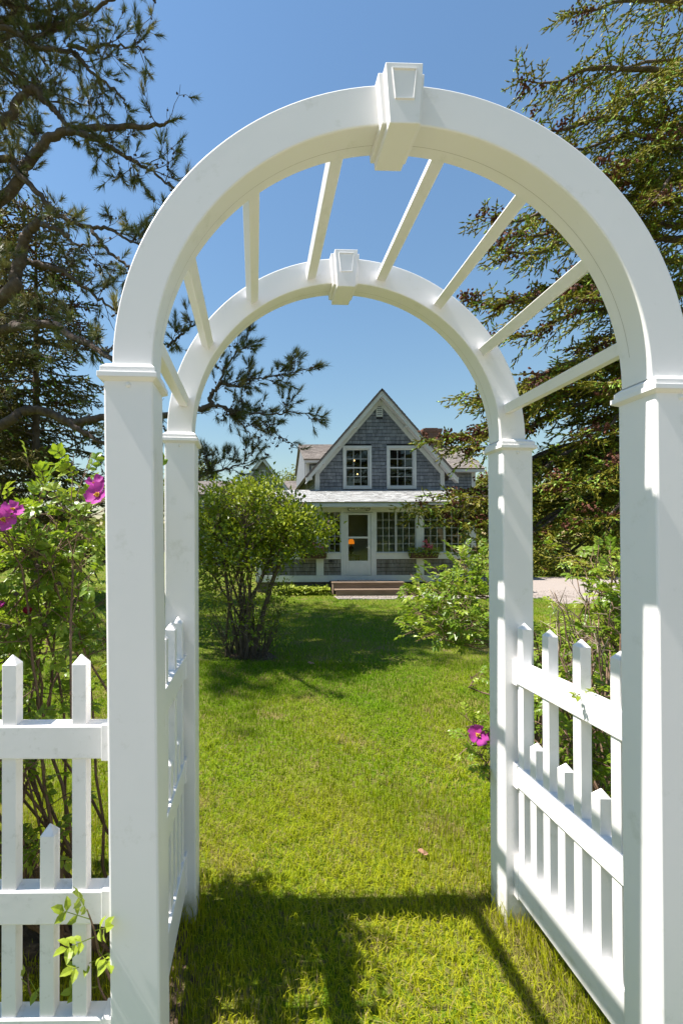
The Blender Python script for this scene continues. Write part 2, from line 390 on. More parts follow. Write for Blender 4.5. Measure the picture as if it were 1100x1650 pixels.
def sheet(name, poly_fn, xs, ys, m, dz):
    X, Y = np.meshgrid(xs, ys); keep = poly_fn((X[:-1, :-1]+X[1:, 1:])/2, (Y[:-1, :-1]+Y[1:, 1:])/2)
    V = np.stack([X, Y, gh(X, Y)+dz], -1).reshape(-1, 3); k = len(xs)
    i = (np.arange(len(ys)-1)[:, None]*k+np.arange(k-1)[None])[keep]
    return Geo().add(V, None, np.stack([i, i+1, i+k+1, i+k], -1)).build(name, m, smooth=True, kind='structure')
def in_drive(x, y):
    path = (y > 12.05) & (y < 12.72) & (x > 2.0) & (x < 8.6)
    drive = (x > 7.7+.15*np.sin(y*1.1)) & (y > 10.95+.1*np.sin(x*1.3)-.02*(x-8)) & (y < 19.6+.15*np.sin(x))
    return path | drive
sheet('gravel_drive', in_drive, np.arange(1.95, 26, .12), np.arange(10.5, 20.2, .0805), gravel, .006)
gs = Geo(); Np = 3900
sx = np.concatenate([rng.uniform(2, 9, 2600), rng.uniform(7.5, 12, Np-2600)]); sy = np.concatenate([rng.uniform(12.02, 12.76, 2600), rng.uniform(10.9, 14, Np-2600)])
k_ = in_drive(sx, sy); sx, sy = sx[k_], sy[k_]; Ps = np.stack([sx, sy, gh(sx, sy)-.004], -1)
spindles(gs, Ps, np.tile([0, 0, 1.], (len(Ps), 1))+rng.normal(size=(len(Ps), 3))*.25, rng.uniform(.018, .034, len(Ps)), rng.uniform(.011, .022, len(Ps)), 4)
tag(gs.build('gravel', stonem, kind='stuff'), 'pale pinkish gravel stones on the path and drive', 'gravel')
sheet('bounce_gravel_lane', lambda x, y: (y < -.95+.05*np.sin(x*1.7)) & (y > -5.4), np.arange(-14, 14.1, .35), np.arange(-5.6, -.6, .1), gravel, .006)  # unseen pale gravel added under the camera to bounce light onto the arbor front
# edging stones of the path below the steps
def bed(name, cx, cy, rx, ry, hgt):
    th = np.linspace(0, 2*np.pi, 33)[:-1]; rr = np.linspace(0, 1, 9)[1:]
    V = [(cx, cy, float(gh(cx, cy))+hgt)]
    for q in rr:
        for t in th:
            wv = 1+.13*math.sin(3*t+cx*5)+.08*math.sin(7*t+cy)
            x, y = cx+rx*q*math.cos(t)*wv, cy+ry*q*math.sin(t)*wv
            V.append((x, y, float(gh(x, y))+hgt*(1-q**2)+.008*rng.normal()*(q < .95)-.012*q))
    k = 32
    T = [(0, 1+j, 1+(j+1) % k) for j in range(k)]
    Q = [(1+i*k+j, 1+(i+1)*k+j, 1+(i+1)*k+(j+1) % k, 1+i*k+(j+1) % k) for i in range(7) for j in range(k)]
    return Geo().add(V, T, Q).build(name, soil, smooth=True, kind='structure')
bed('soil_bed', -1.5, .75, .62, .30, .03)
bed('soil_bed', 1.5, .8, .55, .6, .03)
bed('soil_bed', -.41, 5.35, .42, .34, .03)
bed('soil_bed', -.73, .43, .115, .42, .02)

# ------------------------------------------------------------------ arbor
S2, DEP, ZC, RO, RI, REC, ADEP, PW = .709, .7483, 2.0015, .7587, .6525, .0162, .1012, .127
arbor = thing('garden_arbor', 'large white arched garden arbor with keystones, overhead bars and picket sides', 'arbor')
def shear(o, lean=False):
    me = o.data; co = np.zeros(len(me.vertices)*3); me.vertices.foreach_get('co', co); co = co.reshape(-1, 3)
    co[:, 2] -= KX*co[:, 0]
    if lean: co[:, 0] -= .0098*(co[:, 2]-1)
    me.vertices.foreach_set('co', co.ravel()); me.update(); return o
def arbor_part(g, name, parent=None, bevel=.003, m=vinyl, lean=False, smooth=False):
    return shear(g.build(name, m, parent or arbor, bevel=bevel, smooth=smooth), lean)
for sx_ in (-1, 1):
    for j in (0, 1):
        x0, x1 = sx_*S2-PW/2, sx_*S2+PW/2; y0, y1 = j*DEP, j*DEP+PW
        ln = (sx_ < 0 and j == 0)
        po = arbor_part(Geo().box(x0, x1, y0, y1, -.12, ZC+.012), 'post', bevel=.006, lean=ln)
        g = Geo(); g.frustum(x0, x1, y0, y1, ZC, ZC+.007, .001, .013); g.box(x0-.0132, x1+.0132, y0-.0132, y1+.0132, ZC+.0072, ZC+.021)
        g.box(x0-.007, x1+.007, y0-.007, y1+.007, ZC+.0212, ZC+.036); g.frustum(x0, x1, y0, y1, ZC+.0362, ZC+.047, .006, -.006)
        arbor_part(g, 'collar', po, bevel=.0016, lean=ln)
        xm = (x0+x1)/2
        th = np.arange(14)*2*np.pi/14
        g = Geo(); V = [(xm+.0075*math.cos(t), y0+.001, ZC-.010+.0075*math.sin(t)) for t in th]+[(xm+.0055*math.cos(t), y0-.004, ZC-.010+.0055*math.sin(t)) for t in th]+[(xm, y0-.0045, ZC-.010)]
        g.add(V, [(14+i, 28, 14+(i+1) % 14) for i in range(14)][::1], [(i, 14+i, 14+(i+1) % 14, (i+1) % 14) for i in range(14)])
        arbor_part(g, 'screw_cap', po, bevel=0, lean=ln, smooth=True)
ZS = ZC+.045; XA = -.006
for j in (0, 1):
    y0 = j*DEP+REC; y1 = y0+ADEP; g = Geo(); K = 72
    th = np.linspace(0, np.pi, K+1)
    bev = .004                                        # rounded edges in the section
    sec = [(RI, y0+bev), (RI+bev*.3, y0+bev*.3), (RI+bev, y0), (RO-bev, y0), (RO-bev*.3, y0+bev*.3), (RO, y0+bev), (RO, y1-bev), (RO-bev, y1), (RI+bev, y1), (RI, y1-bev)]
    V = np.array([[(XA+r*math.cos(t), y, ZS+r*math.sin(t)) for r, y in sec] for t in th]).reshape(-1, 3); ns = len(sec)
    Q = [(a*ns+b, a*ns+(b+1) % ns, (a+1)*ns+(b+1) % ns, (a+1)*ns+b) for a in range(K) for b in range(ns)]
    g.add(V, None, Q)
    # seam where the two shells of the arch meet, under the soffit
    ar = arbor_part(g, 'arch', bevel=0)
    ar.data.polygons.foreach_set('use_smooth', np.ones(len(ar.data.polygons), bool))
    ed = ar.modifiers.new('edges', 'EDGE_SPLIT'); ed.split_angle = R(14)
    g = Geo(); ys = (y0+y1)/2+.012; V = []
    for t in np.linspace(.12, np.pi-.12, 60):
        for dy in (0, .0009): V.append((XA+(RI-.0006)*math.cos(t), ys+dy, ZS+(RI-.0006)*math.sin(t)))
    g.add(V, None, [(2*i, 2*i+2, 2*i+3, 2*i+1) for i in range(59)])
    arbor_part(g, 'seam', ar, bevel=0, m=mat('seam_shadow_gap', (.36, .34, .28)))
    kx = -.014
    zt, zb = ZS+RO, ZS+RI
    def trap(wt, wb, z0, z1): return [(kx-wb, z0), (kx+wb, z0), (kx+wt, z1), (kx-wt, z1)]
    ks = arbor_part(Geo().prism(trap(.0475, .0375, zb-.042, zt+.006), y0-.050, y1+.0015), 'keystone', ar, bevel=.0022)
    g = Geo().prism(trap(.0600, .0500, zb-.022, zt+.003), y0-.026, y1+.001); arbor_part(g, 'keystone_backing', ar, bevel=.0022)
    yf = y0-.050                                      # raised frame round a sunk panel on the face
    zf0, zf1, wt, wb = zb+.018, zt-.009, .0315, .0245
    g = Geo(); rw = .0035
    g.prism([(kx-wb, zf0), (kx+wb, zf0), (kx+wb, zf0+rw), (kx-wb, zf0+rw)], yf-.0032, yf+.001)
    g.prism([(kx-wt, zf1-rw), (kx+wt, zf1-rw), (kx+wt, zf1), (kx-wt, zf1)], yf-.0032, yf+.001)
    for sg in (-1, 1):
        pl = [(kx+sg*wb, zf0+rw+.0003), (kx+sg*(wb-rw), zf0+rw+.0003), (kx+sg*(wt-rw), zf1-rw-.0003), (kx+sg*wt, zf1-rw-.0003)]
        g.prism(pl if sg < 0 else pl[::-1], yf-.0032, yf+.001)
    arbor_part(g, 'keystone_molding', ar, bevel=.0008)
for a in (-79, -57, -34.6, -12.4, 12.4, 34.6, 57, 79):
    rm = (RO+RI)/2-.006; t = R(a); c = np.array([XA+rm*math.sin(t), ZS+rm*math.cos(t)])
    er = np.array([math.sin(t), math.cos(t)]); et = np.array([math.cos(t), -math.sin(t)]); h = .019
    pl = [tuple(c+er*p*h+et*q*h) for p, q in ((-1, -1), (-1, 1), (1, 1), (1, -1))]
    arbor_part(Geo().prism(pl, REC+ADEP-.003, DEP+REC+.004), 'overhead_bar', bevel=.0025)
def picket(x, y, z0, z1, h=.019):
    g = Geo(); V = [(x-h,y-h,z0),(x+h,y-h,z0),(x+h,y+h,z0),(x-h,y+h,z0),(x-h,y-h,z1-.026),(x+h,y-h,z1-.026),(x+h,y+h,z1-.026),(x-h,y+h,z1-.026),(x,y,z1)]
    return g.add(V, [(4,5,8),(5,6,8),(6,7,8),(7,4,8)], [(0,3,2,1),(0,1,5,4),(1,2,6,5),(2,3,7,6),(3,0,4,7)])
RAILS = [(.145, .295), (.600, .6875), (1.026, 1.1135)]
for sg in (-1, 1):
    x = sg*S2
    for z0, z1 in RAILS:
        ra = arbor_part(Geo().box(x-.0255, x+.0255, PW-.004, DEP+.004, z0, z1), 'rail', bevel=.004)
        for ya, yb in ((PW+.0005, PW+.030), (DEP-.030, DEP-.0005)):
            arbor_part(Geo().box(x-.0295, x+.0295, ya, yb, z0-.006, z1+.006), 'rail_bracket', ra, bevel=.002)
    for y in (.205, .374, .543, .708): arbor_part(picket(x, y, .29, 1.288-(y == .708)*.004), 'picket', bevel=.002)
    for y in (.290, .459, .626): arbor_part(picket(x, y, .29, .829), 'picket', bevel=.002)

# picket fence running left from the front post
fence = thing('picket_fence', 'white picket fence with tall and short pickets running left from the arbor', 'fence')
FY = PW/2
for z0, z1 in ((.205, .352), (.598, .6855), (1.032, 1.1195)):
    ra = Geo().box(-3.6, -S2-PW/2+.004, FY-.0255, FY+.0255, z0, z1).build('rail', vinyl_old, fence, bevel=.004)
    Geo().box(-S2-PW/2-.028, -S2-PW/2+.0035, FY-.0285, FY+.0285, z0-.004, z1+.004).build('rail_bracket', vinyl_old, ra, bevel=.002)
pk_t = pk_s = None
for i in range(14):
    x = -.861-i*.187
    for kind_, z1, xx in (('t', 1.3045, x), ('s', .853, x-.0935+(.006 if i == 0 else 0))):
        src = pk_t if kind_ == 't' else pk_s
        if src is None:
            o = picket(0, 0, .345, z1).build('picket', vinyl_old, fence, bevel=.002)
            if kind_ == 't': pk_t = o
            else: pk_s = o
        else:
            o = src.copy(); COL.objects.link(o); o.parent = fence
        o.location = (xx, FY, rng.normal()*.0012); o.rotation_euler = (0, rng.normal()*.002, 0)
Geo().box(-2.60, -2.473, 0.0, .127, -.1, 1.42).build('post', vinyl_old, fence, bevel=.006)

# ------------------------------------------------------------------ cottage
def shingles(g, o, u, v, W, H, keep=None, course=.13, wmin=.10, wmax=.20, thick=.020, skips=(), gap=.016):
    """overlapping wooden shingles on the plane o + a*u + b*v (b upwards), each one a tapered slab"""
    o, u, v = (np.asarray(q, float) for q in (o, u, v)); u, v = unit(u), unit(v); nn = np.cross(u, v); rows = int(math.ceil(H/course))
    for r in range(rows):
        a = -rng.uniform(0, wmax)
        while a < W:
            wd = rng.uniform(wmin, wmax); a0, a1 = max(a, 0)+.004, min(a+wd, W)-.004; a += wd
            if a1-a0 < .015: continue
            b0 = max(r*course+rng.normal()*.003, 0); b1 = min(b0+course-gap if gap else b0+course*1.25, H+.02)
            if b1-b0 < .02: continue
            ca, cb = (a0+a1)/2, (r+.5)*course
            if keep is not None and not keep(ca, cb): continue
            sk = False
            for (s0, s1, t0, t1) in skips:
                if a1 > s0 and a0 < s1 and b0 < t1-.02 and b0+course > t0+.02:
                    if a0 >= s0 and a1 <= s1: sk = True
                    elif a0 < s0: a1 = s0
                    else: a0 = s1
            if sk or a1-a0 < .012: continue
            th = thick+rng.uniform(-.003, .004)
            V = [o+u*a0+v*b0, o+u*a1+v*b0, o+u*a1+v*b1, o+u*a0+v*b1]
            f = [V[0]+nn*(th+.004), V[1]+nn*(th+.004+rng.normal()*.001), V[2]+nn*.003, V[3]+nn*.003]
            g.add(V+f, None, [(4,5,6,7),(0,1,5,4),(1,2,6,5),(3,0,4,7)])
    return g
DP = 15.0
def P2(u, v, d):                                      # helper: pixel column/row at a depth -> x, z
    p = at(u, v, d); return float(p[0]), float(p[2])
YP = float(at(590, 870, DP)[1]); YG = float(at(610, 870, 17.0)[1]); YM = float(at(610, 870, 19.5)[1])
hx = lambda u: P2(u, 870, DP)[0]
hz = lambda v: P2(590, v, DP)[1]
house = thing('cottage', 'grey shingled cottage with steep gable and white trimmed front porch', 'house')
XL, XR = hx(412), hx(765)
zb0, zb1 = hz(937.5), hz(927); zsl0, zsl1 = hz(901), hz(892); zw1 = hz(824); zfr = hz(809)
Geo().box(XL+.05, XR-.05, YP+.04, YP+2.0, -.25, zb0-.002).build('foundation', foundm, house)
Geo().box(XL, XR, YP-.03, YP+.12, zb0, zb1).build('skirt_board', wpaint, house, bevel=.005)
XD0, XD1 = hx(553), hx(601)
# posts and sills
posts = [(412, 424), (509, 521), (549, 553.2), (600.8, 606), (670.5, 682.5), (750.5, 765)]
for a, b in posts:
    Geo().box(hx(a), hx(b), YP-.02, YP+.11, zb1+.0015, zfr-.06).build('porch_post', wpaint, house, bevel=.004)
def sill(a, b):
    g = Geo().box(hx(a)+.001, hx(b)-.001, YP-.012, YP+.10, zsl0, zsl1); g.box(hx(a)+.001, hx(b)-.001, YP-.045, YP+.10, zsl1+.0005, zsl1+.03)
    g.build('sill_board', wpaint, house, bevel=.003)
sections = [(424, 509), (521, 549), (606, 670.5), (682.5, 750.5)]
g = Geo()
for a, b in sections:
    sill(a, b)
    Geo().box(hx(a)+.001, hx(b)-.001, YP+.03, YP+.09, zb1+.0015, zsl0-.001).build('lower_wall', cedar_gap_shade, house)
    shingles(g, (hx(a)+.002, YP+.03, zb1+.001), (1, 0, 0), (0, 0, 1), hx(b)-hx(a)-.004, zsl0-zb1-.003, course=(zsl0-zb1)/4.0)
    Geo().box(hx(a)+.001, hx(b)-.001, YP-.012, YP+.10, zw1, zfr-.06).build('header_board', wpaint, house, bevel=.003)
g.build('porch_shingle', cedar_low, house, kind='stuff')
Geo().box(XD0, XD1, YP-.012, YP+.10, hz(826), zfr-.06).build('header_board', wpaint, house, bevel=.003)
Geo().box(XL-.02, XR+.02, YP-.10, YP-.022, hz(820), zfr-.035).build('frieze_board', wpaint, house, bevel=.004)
def pane(parent, x0, x1, z0, z1, y):
    c = ((x0+x1)/2, y, (z0+z1)/2); w_, h_ = (x1-x0)/2, (z1-z0)/2
    o = Geo().box(-w_, w_, -.002, .002, -h_, h_).build('pane', glass, parent)
    o.location = c; o.rotation_euler = (rng.normal()*.004, 0, rng.normal()*.004)
    return o
def sash(x0, x1, z0, z1, y, nx_, nz_, fw=.035, mw=.011, name='window', mid=False):
    """one glazed sash: frame mesh as the part; muntins and panes as its sub-parts"""
    g = Geo(); y0, y1 = y-.022, y+.022
    g.box(x0, x0+fw, y0, y1, z0, z1); g.box(x1-fw, x1, y0, y1, z0, z1)
    g.box(x0+fw+.0002, x1-fw-.0002, y0, y1, z0, z0+fw); g.box(x0+fw+.0002, x1-fw-.0002, y0, y1, z1-fw, z1)
    f = g.build(name, wpaint, house, bevel=.002)
    ix0, ix1, iz0, iz1 = x0+fw, x1-fw, z0+fw, z1-fw
    for i in range(1, nx_):
        xc = ix0+(ix1-ix0)*i/nx_; Geo().box(xc-mw/2, xc+mw/2, y-.014, y+.014, iz0, iz1).build('muntin', wpaint, f)
    for k in range(1, nz_):
        zc = iz0+(iz1-iz0)*k/nz_
        mh = mw if not (mid and k == nz_//2) else .042
        Geo().box(ix0, ix1, y-.012-(mh > mw)*.012, y+.012, zc-mh/2, zc+mh/2).build('muntin', wpaint, f)
    for i in range(nx_):
        for k in range(nz_):
            pane(f, ix0+(ix1-ix0)*i/nx_+mw/2, ix0+(ix1-ix0)*(i+1)/nx_-mw/2, iz0+(iz1-iz0)*k/nz_+mw/2, iz0+(iz1-iz0)*(k+1)/nz_-mw/2, y)
    return f
wz0, wz1 = zsl1+.031, zw1-.001
for a, b, k in ((424, 466, 3), (466.3, 509, 3), (521, 549, 3), (606, 638, 3), (638.4, 670.5, 3), (682.5, 716.3, 3), (716.7, 750.5, 3)):
    sash(hx(a)+.002, hx(b)-.002, wz0, wz1, YP+.035, k, 5, fw=.022)
# storm door
zd0, zd1 = hz(927.5), hz(826.5)
g = Geo(); g.box(XD0+.001, XD0+.075, YP-.03, YP+.09, zb1+.0015, zd1); g.box(XD1-.075, XD1-.001, YP-.03, YP+.09, zb1+.0015, zd1); g.box(XD0+.0755, XD1-.0755, YP-.03, YP+.09, zd1-.03, zd1)
g.build('door_frame', wpaint, house, bevel=.003)
dx0, dx1 = XD0+.079, XD1-.079; gx0, gx1 = hx(561), hx(592.5); zg0, zg1, zr0, zr1 = hz(903.5), hz(829.5), hz(867.6), hz(864.6)
g = Geo(); dy0, dy1 = YP-.012, YP+.028
g.box(dx0, gx0, dy0, dy1, zd0+.02, zd1-.033); g.box(gx1, dx1, dy0, dy1, zd0+.02, zd1-.033)
g.box(gx0+.0002, gx1-.0002, dy0, dy1, zg1, zd1-.033); g.box(gx0+.0002, gx1-.0002, dy0, dy1, zr0, zr1); g.box(gx0+.0002, gx1-.0002, dy0, dy1, zd0+.02, zg0)
g.box(gx0+.02, gx1-.02, dy0-.006, dy0+.001, zd0+.08, zg0-.06)
door = g.build('door', wpaint, house, bevel=.004)
pane(door, gx0, gx1, zr1, zg1, YP+.01); pane(door, gx0, gx1, zg0, zr0, YP+.01)
g = Geo(); hzk = hz(882); g.tube([(gx1+.03, dy0, hzk), (gx1+.03, dy0-.05, hzk), (gx1-.07, dy0-.055, hzk)], .012, 6)
g.box(gx1+.012, gx1+.048, dy0-.008, dy0-.0005, hzk-.06, hzk+.06); g.build('handle', metal, door)
# porch interior
Geo().box(XL+.1, XR-.1, YP+.12, YG+.3, zb0+.01, zb1+.02).build('porch_floor', floorin, house)
Geo().box(XL+.02, XR-.02, YG+.02, YG+.10, zb1+.021, 3.45).build('porch_back_wall', wallin, house)
Geo().box(XL+.1, XR-.1, YP+.13, YG+.01, 2.74, 2.78).build('porch_ceiling', wpaint, house)
for xa, xb in ((XL, XL+.09), (XR-.09, XR)):
    Geo().box(xa, xb, YP+.1205, YG+.019, zb0, 2.84).build('side_wall', cedar_low, house)
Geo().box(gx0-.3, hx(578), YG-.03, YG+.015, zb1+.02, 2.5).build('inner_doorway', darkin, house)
# porch roof: slopes up to the gable wall
yr0, zr_0 = YP-.42, hz(809)+.10
_, zr_1 = P2(613, 789, 17.0); zr_1 = float(zr_1)
def roof_slab(p0, p1, p2, p3, th, name, m, up=(0, 0, 1)):
    P = np.array([p0, p1, p2, p3], float); nrm = unit(np.cross(P[1]-P[0], P[3]-P[0])); nrm = nrm*np.sign(nrm @ np.array(up))
    V = np.vstack([P, P-nrm*th])
    return Geo().add(V, None, [(0,1,2,3),(7,6,5,4),(0,4,5,1),(1,5,6,2),(2,6,7,3),(3,7,4,0)]).build(name, m, house)
zr_0 = float(P2(613, 808.0, yr0+1.19)[1])
roof_slab((XL-.18, yr0, zr_0), (XR+.18, yr0, zr_0), (XR+.18, YG, zr_1), (XL-.18, YG, zr_1), .05, 'porch_roof_deck', wpaint)
g = Geo(); sl_ = math.hypot(YG-yr0, zr_1-zr_0)
shingles(g, (XL-.2, yr0-.03, zr_0-.02), (1, 0, 0), (0, YG-yr0, zr_1-zr_0), XR-XL+.4, sl_+.02, course=.125, thick=.016, gap=0)
g.build('porch_roof_shingle', cedar_roof, house, kind='stuff')
Geo().box(XL-.18, XR+.18, yr0-.01, yr0+.04, zr_0-.165, zr_0-.055).build('fascia', wpaint, house, bevel=.006)
Geo().box(XL-.18, XR+.18, yr0+.0405, YP-.022, zr_0-.164, zr_0-.14).build('porch_soffit', wpaint, house)
# front gable
gx_0, gx_1 = P2(509, 790, 17.0)[0], P2(715, 790, 17.0)[0]; gc = (gx_0+gx_1)/2
zpk = float(P2(613, 627, 16.7)[1]); slope = 1.15; EH = 2.74
zrf = lambda x: zpk-slope*abs(x-gc)                   # roof surface
zun = lambda x: zrf(x)-.20
w_l = [P2(552.5, 790, 17)[0], P2(598.5, 790, 17)[0]]; w_r = [P2(623, 790, 17)[0], P2(670.5, 790, 17)[0]]
wzb, wzt = P2(613, 788, 17)[1], P2(613, 719, 17)[1]
zlow = zr_1-.12
wy0, wy1 = YG, YG+.12
cas = .085
openings = [(w[0]+cas, w[1]-cas, wzb+cas, wzt-cas) for w in (w_l, w_r)]
g = Geo()
def strip(xa, xb, z0):
    if xa < gc < xb: g.prism([(xa, z0), (xb, z0), (xb, zun(xb)), (gc, zun(gc)), (xa, zun(xa))], wy0, wy1)
    else: g.prism([(xa, z0), (xb, z0), (xb, zun(xb)), (xa, zun(xa))], wy0, wy1)
strip(gx_0, openings[0][0], zlow); strip(openings[0][1], openings[1][0], zlow); strip(openings[1][1], gx_1, zlow)
for (xa, xb, z0, z1) in openings:
    strip(xa, xb, z1); g.prism([(xa, zlow), (xb, zlow), (xb, z0), (xa, z0)], wy0, wy1)
g.build('gable_wall', cedar_gap_shade, house)
g = Geo()
vx0, vx1 = P2(606, 660, 17)[0], P2(616.5, 660, 17)[0]; vz0, vz1 = P2(611, 671, 17)[1], P2(611, 650.5, 17)[1]
sk = [(w[0]-gx_0+.004, w[1]-gx_0-.004, wzb-zr_1+.0, wzt-zr_1) for w in (w_l, w_r)]+[(vx0-gx_0, vx1-gx_0, vz0-zr_1, vz1-zr_1)]
shingles(g, (gx_0, YG-.001, zr_1+.0), (1, 0, 0), (0, 0, 1), gx_1-gx_0, zpk-zr_1, keep=lambda a, b: zr_1+b+.10 < zun(gx_0+a), skips=sk)
g.build('gable_shingle', cedar, house, kind='stuff')
for (w0, w1), (xa, xb, z0, z1) in zip((w_l, w_r), openings):
    g = Geo(); y0, y1 = YG-.045, YG+.07
    g.box(w0, xa, y0, y1, wzb+.001, wzt-cas-.0005); g.box(xb, w1, y0, y1, wzb+.001, wzt-cas-.0005); g.box(w0, w1, y0-.006, y1, wzt-cas, wzt+.02)
    g.box(xa+.0005, xb-.0005, y0-.02, y1, wzb+.001, z0)
    g.build('window_casing', wpaint, house, bevel=.004)
    sash(xa+.002, xb-.002, z0+.002, z1-.002, YG+.02, 3, 4, fw=.045, mw=.013, mid=True)
# louvred vent
g = Geo(); g.box(vx0, vx0+.03, YG-.035, YG, vz0, vz1); g.box(vx1-.03, vx1, YG-.035, YG, vz0, vz1); g.box(vx0+.0305, vx1-.0305, YG-.035, YG, vz1-.03, vz1); g.box(vx0+.0305, vx1-.0305, YG-.035, YG, vz0, vz0+.03)
vent = g.build('gable_vent', wpaint, house)
for i in range(6):
    zc = vz0+.05+(vz1-vz0-.1)*i/5
    Geo().add([(vx0+.03, YG-.032, zc-.03), (vx1-.03, YG-.032, zc-.03), (vx1-.03, YG-.005, zc+.025), (vx0+.03, YG-.005, zc+.025),
               (vx0+.03, YG-.026, zc-.036), (vx1-.03, YG-.026, zc-.036), (vx1-.03, YG-.001, zc+.019), (vx0+.03, YG-.001, zc+.019)], None,
              [(0,1,2,3),(7,6,5,4),(0,4,5,1),(1,5,6,2),(2,6,7,3),(3,7,4,0)]).build('louvre', wpaint, vent)
for xa, xb in ((gx_0-.03, gx_0+.13), (gx_1-.13, gx_1+.03)):
    xm = xa if abs(xa-gc) > abs(xb-gc) else xb
    Geo().box(xa, xb, YG-.032, YG+.06, zr_1-.02, zun(xm)-.001).build('corner_board', wpaint, house, bevel=.004)
yf0 = YG-.34
for sg in (-1, 1):
    def rk(off, h, y0, y1, name, m=wpaint, half=EH):  # board following the rake, off = below roof surface
        xa, xb = gc, gc+sg*half
        pl = [(xb, zrf(xb)-off-h), (xb, zrf(xb)-off), (xa, zrf(xa)-off), (xa, zrf(xa)-off-h)]
        if sg > 0: pl = [pl[0], pl[1], pl[2], pl[3]]
        else: pl = pl[::-1]
        Geo().prism(pl, y0, y1).build(name, m, house, bevel=.004)
    rk(.045, .20, yf0, yf0+.035, 'rake_board'); rk(.02, .085, yf0-.025, yf0-.001, 'rake_molding')
    rk(.225, .23, YG-.03, YG+.02, 'rake_frieze', half=(gx_1-gx_0)/2+.02)
    rk(.19, .03, yf0+.036, YG-.031, 'rake_soffit')
    for tt in (.33, .55, .75, .93):                   # small outrigger blocks under the soffit
        xq = gc+sg*EH*tt; Geo().box(xq-.04, xq+.04, yf0+.04, YG-.035, zrf(xq)-.30, zrf(xq)-.235).build('outrigger', wpaint, house)
    roof_slab((gc, yf0-.03, zpk), (gc+sg*EH, yf0-.03, zrf(gc+EH)), (gc+sg*EH, YM+3.2, zrf(gc+EH)), (gc, YM+3.2, zpk), .05, 'roof_deck', cedar_roof)
    g = Geo(); LR = math.hypot(EH, slope*EH)
    if sg < 0: shingles(g, (gc-EH-.02, YM+3.2, zrf(gc+EH)), (0, -1, 0), (1, 0, slope), YM+3.2-yf0+.04, LR+.02, course=.14, thick=.014, gap=0)
    else: shingles(g, (gc+EH+.02, yf0-.04, zrf(gc+EH)), (0, 1, 0), (-1, 0, slope), YM+3.2-yf0+.04, LR+.02, course=.14, thick=.014, gap=0)
    g.build('roof_shingle', cedar_roof, house, kind='stuff')
    xw = gc+sg*(gx_1-gx_0)/2
    g = Geo(); g.box(min(xw, xw-sg*.1), max(xw, xw-sg*.1), YG+.121, YM+2, .2, zun(xw)-.005); g.build('side_wall', cedar, house)
    g = Geo()
    if sg < 0: shingles(g, (xw, YM+2, zr_1-1.5), (0, -1, 0), (0, 0, 1), YM+2-YG, zun(xw)-zr_1+1.5)
    else: shingles(g, (xw, YG, zr_1-1.5), (0, 1, 0), (0, 0, 1), YM+2-YG, zun(xw)-zr_1+1.5)
    g.build('side_shingle', cedar, house, kind='stuff')
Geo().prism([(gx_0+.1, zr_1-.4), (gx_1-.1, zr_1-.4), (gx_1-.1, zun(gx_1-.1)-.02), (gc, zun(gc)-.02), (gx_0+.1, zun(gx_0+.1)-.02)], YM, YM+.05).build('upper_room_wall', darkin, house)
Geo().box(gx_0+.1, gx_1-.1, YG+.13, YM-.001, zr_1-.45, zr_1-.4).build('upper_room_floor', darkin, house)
# main block behind, ridge across
mx0, mx1 = P2(488, 740, 19.5)[0], P2(765, 760, 19.5)[0]
zel, zer = P2(490, 741, 19.2)[1], P2(760, 755.5, 19.2)[1]; zrd = P2(490, 716.3, 21.6)[1]; yrd = YM+2.1
def mainpart(x0, x1, ze, zrid, ov0, ov1):
    Geo().box(x0, x1, YM, YM+.12, .1, ze).build('main_wall', cedar_gap_shade, house)
    g = Geo(); shingles(g, (x0, YM-.001, 2.6), (1, 0, 0), (0, 0, 1), x1-x0, ze-2.6); g.build('main_shingle', cedar, house, kind='stuff')
    Geo().box(x0-ov0, x1+ov1, YM-.30, YM-.26, ze-.11, ze+.03).build('eave_board', wpaint, house)
    Geo().box(x0-.02, x1+.02, YM-.258, YM-.02, ze-.11, ze-.08).build('eave_soffit', wpaint, house)
    a = (x0-ov0, YM-.32, ze+.03); sl2 = (zrid-ze)/(yrd-YM+.3)
    roof_slab(a, (x1+ov1, YM-.32, ze+.03), (x1+ov1, yrd, zrid), (x0-ov0, yrd, zrid), .05, 'main_roof_deck', cedar_roof)
    roof_slab((x0-ov0, yrd, zrid), (x1+ov1, yrd, zrid), (x1+ov1, 2*yrd-YM, ze), (x0-ov0, 2*yrd-YM, ze), .05, 'main_roof_deck', cedar_roof)
    g = Geo(); shingles(g, (x0-ov0-.01, YM-.34, ze+.03), (1, 0, 0), (0, yrd-YM+.32, zrid-ze-.03), x1-x0+ov0+ov1+.02, math.hypot(yrd-YM+.32, zrid-ze-.03), course=.15, thick=.018, wmin=.12, wmax=.3, gap=0)
    g.build('main_roof_shingle', cedar_roof, house, kind='stuff')
mainpart(mx0+.14, gc-.4, zel, zrd, .14, 0.0)
mainpart(gc+.4, mx1, zer, P2(750, 716, 21.6)[1]-.05, 0, .28)
for x_, ze in ((mx0+.14, zel), (mx1, zer)):
    Geo().add([(x_-.05, YM+.1, .1), (x_+.05, YM+.1, .1), (x_+.05, 2*yrd-YM-.1, .1), (x_-.05, 2*yrd-YM-.1, .1), (x_-.05, YM+.1, ze-.02), (x_+.05, YM+.1, ze-.02), (x_+.05, 2*yrd-YM-.1, ze-.02), (x_-.05, 2*yrd-YM-.1, ze-.02), (x_-.05, yrd, zrd-.25), (x_+.05, yrd, zrd-.25)],
              [(4, 8, 7), (5, 6, 9)], [(0, 4, 7, 3), (1, 2, 6, 5), (0, 1, 5, 4), (2, 3, 7, 6), (4, 5, 9, 8), (8, 9, 6, 7)]).build('end_wall', cedar, house)
